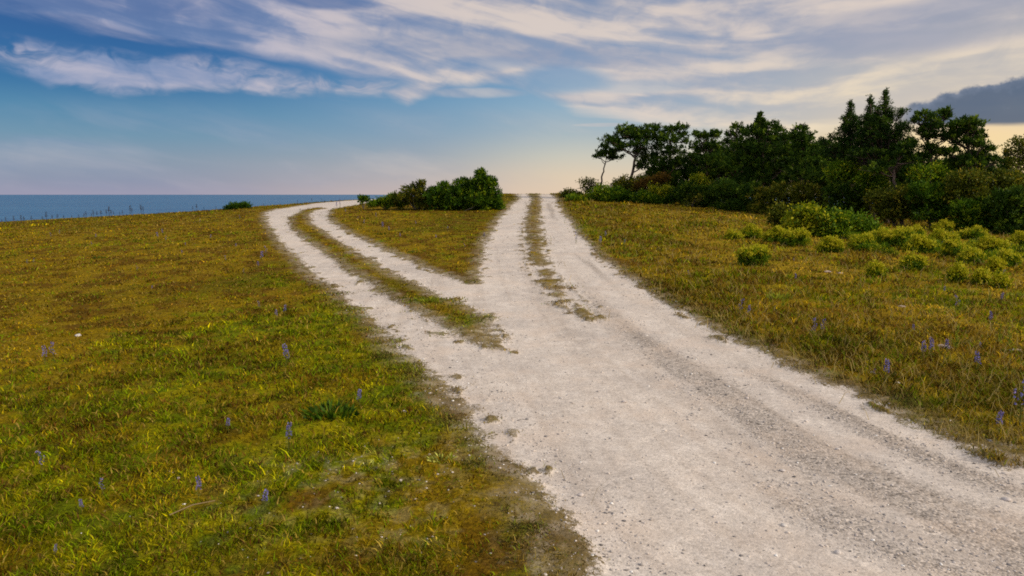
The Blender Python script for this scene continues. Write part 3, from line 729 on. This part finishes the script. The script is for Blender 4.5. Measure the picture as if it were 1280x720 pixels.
for x, y, rx, ry, lb, k in SP:
    p = at(x, min(y + ry, 400)); D = p[1]
    mt = 'broad'; rx *= 1.08; ry *= 1.08
    pf = [(x + random.uniform(-.2, .2) * rx, y + ry * .15, rx * .62, ry * .8), (x - rx * random.uniform(.45, .75), y + ry * random.uniform(.25, .5), rx * .42, ry * .5), (x + rx * random.uniform(.45, .75), y + ry * random.uniform(.1, .5), rx * .45, ry * .55), (x + random.uniform(-.5, .5) * rx, y - ry * .35, rx * .28, ry * .45)] if k == 1 else [(x - rx * .45, y + 1, rx * .55, ry * .85), (x + rx * .42, y, rx * .6, ry * .95)]
    o = shrub('spurge_bush', lb, D, pf, 'low', mt, sg, dens=4.2, tone=(0, .8), fill=2)
    # pale flowering tops as a second part
    fl = MB(); s = D / F
    for (a, b_, c_, d_) in pf:
        n = int((90 if 'dark' in lb or 'bright green' in lb or 'slim' in lb else 380) * max(.3, (c_ * s) ** 1.2)) + 16
        th = rng.uniform(0, 2 * math.pi, n); q = np.sqrt(rng.random(n))
        c0 = at_depth(a, b_, D)
        C0 = c0 + np.stack([np.cos(th) * q * c_ * s, np.sin(th) * q * c_ * s * .85, np.sqrt(np.maximum(0, 1 - q ** 2 * .8)) * d_ * s], 1) + rng.normal(size=(n, 3)) * .045 + np.array([0, 0, 1.]) * (rng.random((n, 1)) ** 4 * .12)
        k8 = 6
        fl.leaves(np.repeat(C0, k8, 0) + rng.normal(size=(n * k8, 3)) * .025, rng.normal(size=(n * k8, 3)) * .6 + [0, 0, 1], .07, .03, np.clip(np.repeat(.55 + .42 * rng.random(n), k8) + .15 * rng.normal(size=n * k8), 0, 1))
    fl.build('flower_heads', M['yellow'], o)

for i in range(72):
    x = random.uniform(1075, 1290); y = random.uniform(288, 300) + (x - 1075) * .09 + random.uniform(0, 14)
    if i > 60: x = random.uniform(900, 1075); y = random.uniform(296, 306)
    p = at(x, y + 4); D = p[1]; rx = random.uniform(5, 12); ry = random.uniform(3.2, 8.5)
    shrub('spurge_clump', 'ragged low clump filling the spurge bank between the larger yellow bushes', D,
          [(x, y, rx * .7, ry), (x - rx * .6, y + 2, rx * .45, ry * .6), (x + rx * .6, y + 1, rx * .45, ry * .7)], 'low', 'yellow' if random.random() < .45 else 'broad', 'ragged clumps in the spurge bank', dens=3.6)
# ------------------------------------------------------------------ flowers and stalks
def proto_flower(seed, h=.42, mat='flower', stalk='stalk', heavy=1.):
    rs = np.random.default_rng(seed)
    o = thing('bugloss_flower', 'blue', 'flower', (0, 0, 0))
    st = MB(); P = np.array([[0, 0, 0], [.01 * rs.normal(), .01 * rs.normal(), h * .35], [.02 * rs.normal(), .02 * rs.normal(), h * .7], [.03 * rs.normal(), .03 * rs.normal(), h]])
    st.tube(P, [.006, .005, .004, .002], 5)
    n = 16; t = rs.uniform(.05, .6, n)
    c = np.stack([np.interp(t, [0, .35, .7, 1], P[:, k]) for k in range(3)], 1)
    d = rs.normal(size=(n, 3)); d[:, 2] = .4 + abs(d[:, 2]) * .5
    st.leaves(c, d, .06, .013, .5 + .3 * rs.random(n))
    st.build('stem', M[stalk], o)
    sp_ = MB(); n = int(34 * heavy); t = rs.uniform(.42, 1., n); t[:8] = rs.uniform(.85, 1, 8)
    c = np.stack([np.interp(t, [0, .35, .7, 1], P[:, k]) for k in range(3)], 1)
    a = rs.uniform(0, 6.28, n); rad = .034 * (1.15 - t)
    c = c + np.stack([np.cos(a), np.sin(a), 0 * a], 1) * (rad + .012)[:, None]
    k = 5; m = n * k
    sp_.leaves(np.repeat(c, k, 0), rs.normal(size=(m, 3)) * .6 + np.repeat(np.stack([np.cos(a), np.sin(a), .5 + 0 * a], 1), k, 0), .022, .013, np.clip(np.repeat(rs.random(n), k) + .15 * rs.normal(size=m), 0, 1))
    sp_.build('flower_spike', M[mat], o)
    return o
def proto_stalk(seed, h=.5):
    rs = np.random.default_rng(seed)
    o = thing('dry_stalk', 'dry', 'dry stalk', (0, 0, 0))
    st = MB(); st.tube([[0, 0, 0], [.02 * rs.normal(), .01, h * .5], [.03 * rs.normal(), .02, h]], [.011, .009, .006], 5)
    st.build('stem', M['drystalk'], o)
    hd = MB(); n = 30; t = rs.uniform(.55, 1.02, n)
    c = np.stack([.05 * rs.normal(size=n) * (1.25 - t), .05 * rs.normal(size=n) * (1.25 - t), t * h], 1)
    hd.leaves(c, rs.normal(size=(n, 3)) + [0, 0, .8],             .06, .026, rs.random(n)); hd.build('seed_head', M['drystalk'], o)
    return o
def proto_weed(seed, h=.4):
    rs = np.random.default_rng(seed)
    o = thing('weed_stalk', 'weed', 'weed', (0, 0, 0))
    st = MB(); st.tube([[0, 0, 0], [.02 * rs.normal(), .01, h * .5], [.03 * rs.normal(), .02, h]], [.006, .005, .003], 5)
    st.build('stem', M['stalk'], o)
    lv = MB(); n = 70; t = rs.uniform(.03, 1., n)
    d = rs.normal(size=(n, 3)); d[:, 2] = .5 + abs(d[:, 2])
    lv.leaves(np.stack([0 * t, 0 * t, t * h], 1) + rs.normal(size=(n, 3)) * .008, d, .09 * (1.2 - t), .016, rs.random(n)); lv.build('leaves', M['yellowgreen'], o)
    return o
FP = [proto_flower(s, .40 + .04 * (s % 3), heavy=1 + .5 * (s % 2)) for s in (1, 2, 3)]
SPR = [proto_stalk(s, .5) for s in (5, 6, 7)]
WP = [proto_weed(s, .42) for s in (11, 12)]
used = set()
def put(protos, px, py, hpx, href, label, group):
    """foot at photo point (px, py), about hpx photo pixels tall"""
    p = at(px, py); sc = hpx / F * (p[1] * 1.05) / href * .7
    k = random.randrange(len(protos)); src = protos[k]
    if src.name not in used:
        used.add(src.name); src.location = p; src.scale = (sc,) * 3; src.rotation_euler = (0, 0, random.uniform(0, 6)); src['label'] = label
        if group: src['group'] = group
    else: dup(src, p, random.uniform(0, 6.28), sc, label, group)
g1 = 'blue bugloss flowers on the heath'
for px, py, h, lb in [(249,632,44,'blue bugloss spike with dense head above the lichen-free near turf, mid lawn'),(361,566,50,'tallest blue bugloss spike on the near turf, beside the dark dock plant'),(130,628,34,'blue bugloss spike with drooping florets among dark green turf'),
   (102,648,30,'short blue bugloss bud above the lowest turf flower'),(53,594,38,'blue bugloss spike standing furthest from the road on the near turf'),(286,548,30,'loose pale blue bugloss between the two tall turf spikes'),(332,648,48,'yellow-stemmed bugloss with few blue florets near the lichen patch'),(70,704,24,'lowest bugloss, single blue floret at the bottom of the turf'),
   (357,464,46,'thin pale bugloss stem rising from the bright green grass'),(57,460,34,'mauve bugloss on a yellow stem, outer one of a pair'),(69,458,36,'mauve bugloss on a yellow stem, inner one of a pair'),(451,512,38,'reddish faded bugloss behind the dark dock plant'),
   (1106,485,44,'tall bugloss at the gravel edge of the inland verge with a blue head'),(1093,476,14,'short mauve bugloss beside the tall verge bugloss'),(1152,452,36,'full blue bugloss on the inland verge, paired with a bare-stemmed one'),(1163,452,38,'bare-stemmed bugloss with a blue tip beside the full one'),
   (1181,446,30,'small blue bugloss tip inland of the verge pair'),(1220,470,42,'loose many-branched bugloss on the inland verge'),(1224,440,16,'low pale bugloss behind the many-branched one'),(1274,540,85,'tall bugloss cut by the photo edge with deep blue florets'),(1248,548,46,'pale blue bugloss bending beside the tall edge bugloss'),
   (927,398,28,'blue bugloss at the road edge where the dark verge begins'),(936,400,24,'fainter bugloss beside the road-edge one'),(1015,428,34,'two-headed bugloss on the verge curve'),(1028,424,28,'slim bugloss beside the two-headed one'),(994,356,16,'small mauve bugloss in open dry grass inland')]:
    put(FP, px, py, h, .44, lb, g1)
for px, py, h in [(1194,392,26),(1251,384,22),(1236,410,26),(1206,330,12),(1254,350,14),(992,330,8),(720,305,18),(750,312,22),(780,310,12),(860,350,12),(757,300,14),(1180,372,16),(1140,420,20)]:
    put(FP, px, py, h, .44, 'small distant blue bugloss in the dry meadow between road and spurge bank', 'small blue flowers in the inland meadow')
for px, py, h in [(345,402,20),(357,398,22),(329,330,22),(322,338,14),(333,322,16),(305,345,10),(283,330,12),(295,312,10),(264,300,9),(228,320,9),(203,296,12),(197,302,14),(208,305,10),(35,334,10),(42,333,10),(120,300,9),(75,296,9),(64,300,9),(172,342,9),(190,365,9),(325,392,16),(300,276,8),(250,280,8),(115,310,8),(232,310,8)]:
    put(FP, px, py, h, .44, 'tiny distant blue flower scattered in the dry seaward heath', 'tiny blue flowers in the seaward heath')
for px, py, h in [(421,262,12),(425,260,14),(432,268,9),(455,284,10),(478,290,16),(486,292,12),(500,300,10),(520,284,8),(545,302,9),(560,290,8),(581,312,8),(564,256,14),(505,262,9),(470,275,10),(447,278,8),(605,300,12)]:
    put(FP, px, py, h, .44, 'tiny blue flower in the grass wedge between the two roads', 'tiny blue flowers in the grass wedge')
for i, (px, h) in enumerate([(3,9),(8,12),(18,13),(27,14),(31,12),(40,12),(54,10),(59,17),(66,11),(72,12),(80,9),(90,8),(99,9),(105,10),(108,12),(115,8),(117,13),(122,11),(127,12),(134,13),(137,18),(139,12),(143,9),(150,8),(153,10),(163,16),(165,12),(177,16),(179,13),(189,10),(192,8),(197,6),(203,6),(208,8),(216,12),(218,14),(221,11),(226,8),(241,9),(246,12),(255,7),(270,7),(372,7),(390,8),(402,6),(330,6)]):
    yb = np.interp(px, [0, 60, 130, 200, 250, 300, 400], [281, 277.5, 272, 266.5, 264, 261.5, 252.5])
    put(SPR, px, yb + 1.0, h, .5, 'thin dark seed stalk standing on the grass brow against the sea', 'dark seed stalks along the sea brow')
g3 = 'yellow-green weeds on the inland meadow'
for px, py, h, lb in [(978,388,26,'yellow-green weed nearest the road on the dry meadow'),(1164,340,20,'upright yellow-green weed among the spurge bushes'),(1262,440,44,'tall yellow-green weed near the photo edge'),(1248,436,40,'slim pale weed beside the tall edge weed'),(1194,440,46,'tall grey-green weed above the many-branched bugloss'),(1116,384,22,'small weed on open dry grass before the dwarf bush'),(1070,340,16,'weed between the dwarf bush and round yellow-topped bush'),(1236,380,22,'weed under the thin sprawling bush'),(1210,384,26,'weed in the dry grass before the slim upright bush'),(1152,372,14,'short weed below the bright green bush'),(750,322,10,'short lime weed on the verge close above the road bend')]:
    put(WP, px, py, h, .42, lb, g3)

# dark dock plant
def rosette(name, label, px, py, wpx, mat, n=60, upr=.55, hgt=1., cat='plant'):
    p = at(px, py); s = p[1] * 1.05 / F
    o = thing(name, label, cat, tuple(p)); lv = MB(); stm = MB()
    a = rng.uniform(0, 6.28, n); q = np.sqrt(rng.random(n)) * wpx * .4 * s
    Cc = p + np.stack([np.cos(a) * q, np.sin(a) * q * .8, 0 * q - .01], 1)
    D = np.stack([np.cos(a), np.sin(a), upr + rng.random(n) * hgt], 1) + rng.normal(size=(n, 3)) * .3
    lv.leaves(Cc, D, wpx * s * rng.uniform(.16, .30, n), wpx * s * .055, rng.random(n)); lv.build('leaves', M[mat], o)
    for k in range(4): stm.tube([p + [0, 0, -.02], p + rng.normal(size=3) * [.04, .04, 0] + [0, 0, .06]], [.006, .003], 5)
    stm.build('stem', M['stalk'], o)
rosette('dock_plant', 'dark green leafy dock plant on the bright turf by the road', 415, 524, 70, 'dock', 110, .7)
rosette('herb_clump', 'small dark round herb clump on the brown seaward heath', 123, 325, 14, 'dock', 40, .6)
rosette('herb_clump', 'green herb clump inside the grass wedge near the sea track edge', 516, 318, 12, 'dock', 40, .6)
rosette('herb_clump', 'dark herb clump in the wedge grass below the low juniper', 477, 294, 12, 'dock', 40, .9)
rosette('herb_clump', 'fresh green clump on the grass island between the wheel tracks', 533, 380, 30, 'yellowgreen', 50, .5)
rosette('herb_clump', 'bright green clump on the verge near the road-edge bugloss', 972, 376, 34, 'yellowgreen', 70, .7)
rosette('herb_clump', 'lime green clump beside the road where the grass strip ends', 784, 322, 28, 'yellowgreen', 50, .6)
rosette('herb_clump', 'lush green leaf clump at the photo edge of the inland meadow', 1268, 372, 26, 'yellowgreen', 60, .8)

M['pale'] = leafmat('pale_leaf', [(0, (.12, .14, .07)), (1, (.24, .26, .15))], .1)
rosette('pale_rosette', 'pale grey-green rosette in the stony turf, farther from the road edge', 460, 592, 34, 'pale', 60, .35, .4)
rosette('pale_rosette', 'pale grey-green rosette in the stony turf, close to the road edge', 552, 580, 36, 'pale', 70, .35, .4)

# individual stones
def stone(label, px, py, wpx, group=None, flat=.45):
    wpx *= .75
    if 'pink' in label: flat = .3
    p = at(px, py); s = wpx * p[1] * 1.05 / F / 2
    v, f = rock_proto(0)
    # subdivide once for a chipped, rounded outline
    nv = [tuple(q) for q in v]; cache = {}; nf = []
    def mid(i, j):
        k = (min(i, j), max(i, j))
        if k not in cache: cache[k] = len(nv); m_ = (np.array(nv[i]) + np.array(nv[j])) / 2; nv.append(tuple(m_ * random.uniform(1.0, 1.2)))
        return cache[k]
    for a, b, c in f:
        x, y, z = mid(a, b), mid(b, c), mid(c, a); nf += [(a, x, z), (x, b, y), (z, y, c), (x, y, z)]
    V = np.array(nv) * (1 + .10 * rng.normal(size=(len(nv), 1))) * [s * 1.0, s * .8, s * flat]
    o = build('stone', V, [np.array(nf)], M['pinkstone' if 'pink' in label else 'stone'])
    o.location = (p[0], p[1], p[2] + s * flat * .35); o.rotation_euler = (random.uniform(-.1, .1), random.uniform(-.1, .1), random.uniform(-.6, .6))
    tag(o, label, 'stone', group)
for px, py, w, lb in [(98,423,12,'white stone lying on the brown seaward heath'),(505,519,9,'pale stone in the turf beyond the dark dock plant'),(1034,342,13,'flat pinkish stone, bigger of two on the dry meadow'),(1050,343,9,'flat pinkish stone, smaller of two on the dry meadow'),
   (1128,387,14,'flat pink stone in the dry grass before the slim upright bush'),(726,619,12,'pale stone at the turf edge of the gravel road'),(980,657,13,'pale flat stone, largest out on the gravel'),(1047,692,14,'white flat stone lowest on the gravel road'),(978,588,11,'blue-grey stone lying in mid road'),
   (780,503,9,'light stone on the seaward half of the road'),(1258,626,16,'dark grey stone on the inland road edge'),(1047,562,9,'white chip on the pale road band'),(1180,438,26,'long flat pink slab half hidden in verge grass'),(1270,442,22,'flat pink slab near the tall edge weed'),(1121,483,9,'grey stone in the dark verge beside the tall bugloss'),(1090,470,9,'upright grey stone in the dark verge')]:
    stone(lb, px, py, w)
for i in range(70):
    px = random.uniform(560, 1270); py = random.uniform(455, 715)
    p = hit(np.array([px]), np.array([py]))[0]
    if road_r(p[:1], p[1:])[0] < .1: continue
    stone('small loose stone among many on the gravel road', px, py, random.uniform(3.5, 7), 'small loose stones on the gravel road')

# dry stick
def stick():
    a = at(213, 661); b = at(270, 644); m_ = (a + b) / 2
    o = MB(); o.tube([a + [0, 0, .05], m_ + [0, 0, .075], b + [0, 0, .06]], [.004, .0045, .003], 6)
    ob = o.build('dry_stick', M['straw'], loc=tuple(m_)); tag(ob, 'thin straw-coloured stick lying on the near turf', 'stick')
stick()

# ------------------------------------------------------------------ sky
SUN_AZ, SUN_EL = math.radians(110), math.radians(28)
STR = .12
def make_world():
    w = bpy.data.worlds.new('World'); scene.world = w; w.use_nodes = True
    nt = w.node_tree; t = NT(nt); bg = nt.nodes['Background']
    sky = t.n('ShaderNodeTexSky', sky_type='NISHITA'); sky.sun_disc = False
    sky.sun_elevation = SUN_EL; sky.sun_rotation = SUN_AZ
    g = t.n('ShaderNodeTexCoord').outputs['Generated']
    d = t.vm('NORMALIZE', g)
    s = t.n('ShaderNodeSeparateXYZ'); t.l(d, s.inputs[0]); X, Y, Z = s.outputs
    az = t.m('MULTIPLY', t.m('ARCTAN2', X, Y), 180 / math.pi)          # degrees, 0 = down the road
    el = t.m('MULTIPLY', t.m('ARCSINE', Z), 180 / math.pi)
    def ae(px, py):
        v = ray(px, py); return math.degrees(math.atan2(v[0], v[1])), math.degrees(math.atan2(v[2], math.hypot(v[0], v[1])))
    # clear-sky colour by elevation for three headings
    def E(py, px): return max(0., ae(px, py)[1]) / 90
    def grad(px, st, top):
        return t.ramp(t.m('DIVIDE', t.m('MAXIMUM', el, 0.), 90.), [(E(y, px), lin(c)) for y, c in st] + [(.32, lin(top)), (1, lin((40, 80, 150)))])
    L = grad(60, [(243,(154,152,178)),(225,(134,144,172)),(195,(122,143,168)),(165,(96,138,168)),(130,(60,124,164)),(100,(8,100,155)),(55,(0,88,150)),(0,(2,72,140))], (30, 84, 150))
    Mi = grad(560, [(243,(206,186,178)),(225,(188,178,178)),(195,(154,164,177)),(165,(128,157,182)),(130,(106,150,184)),(80,(66,124,176)),(0,(50,100,160))], (50, 96, 160))
    R = grad(730, [(243,(234,208,180)),(220,(226,206,180)),(195,(204,200,186)),(165,(166,182,190)),(130,(140,172,195)),(80,(112,150,188)),(0,(96,128,170))], (60, 100, 165))
    Rr = grad(1250, [(243,(255,226,160)),(200,(252,222,158)),(165,(250,218,165)),(130,(224,204,180)),(80,(198,190,180)),(0,(160,160,170))], (110, 120, 150))
    a1 = t.step(az, ae(120, 200)[0], ae(600, 200)[0]); a2 = t.step(az, ae(500, 200)[0], ae(740, 200)[0]); a3 = t.step(az, ae(760, 200)[0], ae(1230, 200)[0])
    base = t.mix(a3, t.mix(a2, t.mix(a1, L, Mi), R), Rr)
    # cirrus: streaks, sheared so that they sink to the left-hand horizon side like a fan
    shear = t.m('MULTIPLY', t.m('SUBTRACT', az, 10.), .0032)
    zz = t.m('ADD', Z, t.m('MULTIPLY', shear, t.m('SUBTRACT', 1., t.step(az, -10, 40))))
    cv = t.n('ShaderNodeCombineXYZ'); t.put(cv.inputs[0], X); t.put(cv.inputs[1], Y); t.put(cv.inputs[2], t.m('MULTIPLY', zz, 4.2))
    cvec = cv.outputs[0]
    warp = t.vm('SCALE', t.vm('SUBTRACT', t.noise(cvec, 3.2, 3, .5, col=True), (.5, .5, .5)), sc=.26)
    wv = t.vm('ADD', cvec, warp)
    n1 = t.noise(wv, 6, 6, .56); n2 = t.noise(t.vm('MULTIPLY', wv, (1., 1., 1.45)), 5.2, 5, .5); n3 = t.noise(wv, 2.6, 3, .5)
    wisp = t.noise(t.vm('ADD', t.vm('MULTIPLY', d, (1., 1., 2.4)), t.vm('SCALE', t.vm('SUBTRACT', t.noise(d, 14, 3, .5, col=True), (.5, .5, .5)), sc=.10)), 13, 6, .58, .6)
    def edge(pts):
        P = sorted((ae(x, y) for x, y in pts))
        return t.m('MULTIPLY', t.ramp(t.m('DIVIDE', t.m('ADD', az, 60.), 120.), [((a + 60) / 120, max(0., e) / 20) for a, e in P]), 20.)
    rag = lambda n, k: t.m('MULTIPLY', t.m('SUBTRACT', n, .5), k)
    e1 = edge([(-100,4),(0,14),(100,38),(200,52),(300,66),(375,82),(440,100),(480,120),(510,133),(545,116),(600,108),(640,104),(690,128),(720,142),(760,148),(800,156),(900,168),(1000,176),(1100,168),(1180,160),(1290,140)])
    m1 = t.step(t.m('ADD', t.m('SUBTRACT', el, e1), rag(n1, 2.6)), -.35, .95)
    thin1 = t.step(t.m('ADD', t.m('ADD', n2, rag(wisp, .5)), rag(n3, 1.2)), .20, .64, .45, 1.)
    m1 = t.m('MULTIPLY', m1, thin1)
    # blue holes in the sheet
    def ell(px, py, rx, ry, soft=.6):
        a, e = ae(px, py); ax = abs(ae(px + rx, py)[0] - a); ex = abs(ae(px, py - ry)[1] - e)
        q = t.m('ADD', t.m('POWER', t.m('ABSOLUTE', t.m('DIVIDE', t.m('SUBTRACT', az, a), ax)), 2.), t.m('POWER', t.m('ABSOLUTE', t.m('DIVIDE', t.m('SUBTRACT', el, e), ex)), 2.))
        return t.step(t.m('ADD', q, rag(n1, 2.2)), 1 + soft, 1 - soft)
    for hx, hy, hrx, hry, k in [(700,100,62,16,.85),(480,103,42,9,.8),(405,2,60,9,.7),(600,80,55,9,.45),(800,108,55,8,.35),(1010,145,70,9,.3)]:
        m1 = t.m('MULTIPLY', m1, t.m('SUBTRACT', 1., t.m('MULTIPLY', ell(hx, hy, hrx, hry, .8), k)))
    # lower wispy band on the seaward side
    e2b = edge([(-100,80),(0,90),(60,114),(120,122),(220,122),(300,116),(420,124),(480,128),(520,128)])
    e2t = edge([(-100,34),(0,42),(60,50),(120,60),(200,70),(260,62),(350,84),(420,92),(520,100)])
    band = t.m('MULTIPLY', t.step(t.m('ADD', t.m('SUBTRACT', el, e2b), rag(n1, 2.8)), -.1, 1.0), t.step(t.m('ADD', t.m('SUBTRACT', e2t, el), rag(n1, 2.0)), -.3, .8))
    band = t.m('MULTIPLY', band, t.step(az, ae(540, 110)[0], ae(440, 110)[0]))
    core = t.m('ADD', ell(100, 84, 120, 20, .95), t.m('ADD', ell(290, 104, 120, 16, .95), ell(330, 88, 40, 18, .95)))
    m2 = t.m('MULTIPLY', band, t.step(t.m('ADD', wisp, t.m('MULTIPLY', t.m('MINIMUM', core, 1.), .17)), .38, .70))
    # small low streaks over the road
    m3 = t.n('ShaderNodeMath', operation='MAXIMUM')
    t.l(ell(755, 156, 40, 2.2, .9), m3.inputs[0]); t.l(ell(590, 116, 60, 6, .9), m3.inputs[1])
    m3 = t.m('MULTIPLY', m3.outputs[0], .55)
    veil = t.m('MULTIPLY', t.step(t.noise(wv, 4, 4, .5), .45, .7, 0, .30), t.m('MULTIPLY', t.step(el, 8.0, 3.5), t.step(el, -.5, .8)))
    dens = t.m('MAXIMUM', t.m('MAXIMUM', t.m('MAXIMUM', m1, m2), m3), veil)
    # cloud colours
    n2 = t.m('ADD', n2, rag(wisp, .28))
    cl_l = t.mix(t.step(n2, .34, .66), lin((128,144,182)), lin((194,186,200)))
    cl_r = t.mix(t.step(n2, .33, .64), lin((156,162,182)), lin((228,211,198)))
    ccol = t.mix(t.step(az, ae(180, 50)[0], ae(640, 50)[0]), cl_l, cl_r)
    gold = t.mix(t.step(n2, .35, .62), lin((198,190,186)), lin((250,228,190)))
    ccol = t.mix(t.m('MULTIPLY', t.step(az, ae(760, 150)[0], ae(1180, 150)[0]), t.step(el, ae(900, 40)[1], ae(900, 150)[1])), ccol, gold)
    grey = t.m('MINIMUM', t.m('ADD', t.m('ADD', ell(1120, 50, 170, 22, .95), t.m('MULTIPLY', ell(760, 72, 150, 12, .95), .6)), t.m('ADD', t.m('MULTIPLY', ell(560, 60, 170, 16, .95), .6), t.m('MULTIPLY', ell(1180, 12, 190, 14, .95), .8))), 1.)
    ccol = t.mix(t.m('MULTIPLY', grey, .8), ccol, lin((148,155,178)))
    out = t.mix(t.m('MULTIPLY', dens, .92), base, ccol)
    # dark bank of cloud low over the wood
    dt = edge([(1090,150),(1130,134),(1165,122),(1200,110),(1225,106),(1255,104),(1290,94),(1400,70),(1500,90)])
    db = edge([(1090,150),(1150,156),(1300,157),(1400,160),(1500,150)])
    puffn = t.noise(t.vm('MULTIPLY', d, (1., 1., 1.3)), 28, 5, .6)
    dk = t.m('MULTIPLY', t.step(t.m('ADD', t.m('SUBTRACT', dt, el), rag(puffn, 2.3)), -.12, .34), t.step(t.m('ADD', t.m('SUBTRACT', el, db), rag(n1, .5)), -.12, .28))
    dk = t.m('MULTIPLY', dk, t.step(az, ae(1092, 140)[0], ae(1150, 140)[0]))
    dk = t.m('MULTIPLY', dk, t.step(az, 52, 46))
    depth = t.step(t.m('SUBTRACT', dt, el), .0, 1.6)
    dkc = t.mix(t.step(t.m('ADD', puffn, t.m('MULTIPLY', depth, .35)), .35, .75), lin((112,124,150)), lin((54,78,112)))
    out = t.mix(t.m('MULTIPLY', dk, .92), out, dkc)
    # overhead and behind: unseen high cloud, brightened to add soft fill light from above
    hi = t.vm('SCALE', t.mix(t.step(n3, .36, .6), lin((150,165,190)), lin((252,244,234))), sc=1.35)
    out = t.mix(t.step(el, 17.5, 38, 0, .9), out, hi)
    sc_ = t.vm('SCALE', out, sc=1. / STR)
    fin = t.mix(.10, sc_, sky.outputs[0])
    t.l(fin, bg.inputs['Color']); bg.inputs['Strength'].default_value = STR
make_world()
ld = bpy.data.lights.new('sun', 'SUN'); ld.energy = 3.3; ld.angle = math.radians(3); ld.color = (1., .88, .72)
lo = bpy.data.objects.new('sun', ld); COL.objects.link(lo)
lo.rotation_euler = Vector((math.sin(SUN_AZ) * math.cos(SUN_EL), math.cos(SUN_AZ) * math.cos(SUN_EL), math.sin(SUN_EL))).to_track_quat('Z', 'Y').to_euler()

# ------------------------------------------------------------------ camera and render
cd = bpy.data.cameras.new('camera'); cd.sensor_width = 36; cd.lens = 36 * F / 1280; cd.clip_end = 100000; cd.clip_start = .05
co = bpy.data.objects.new('camera', cd); COL.objects.link(co)
co.location = (0, 0, CAMH); co.rotation_euler = (math.pi / 2 - PITCH, 0, 0)
scene.camera = co
scene.view_settings.view_transform = 'Standard'; scene.view_settings.look = 'None'
scene.view_settings.exposure = 0; scene.view_settings.gamma = 1
scene.render.engine = 'CYCLES'
scene.cycles.max_bounces = 5; scene.cycles.diffuse_bounces = 3; scene.cycles.transmission_bounces = 3
scene.cycles.filter_width = 1.8
scene.cycles.use_denoising = False
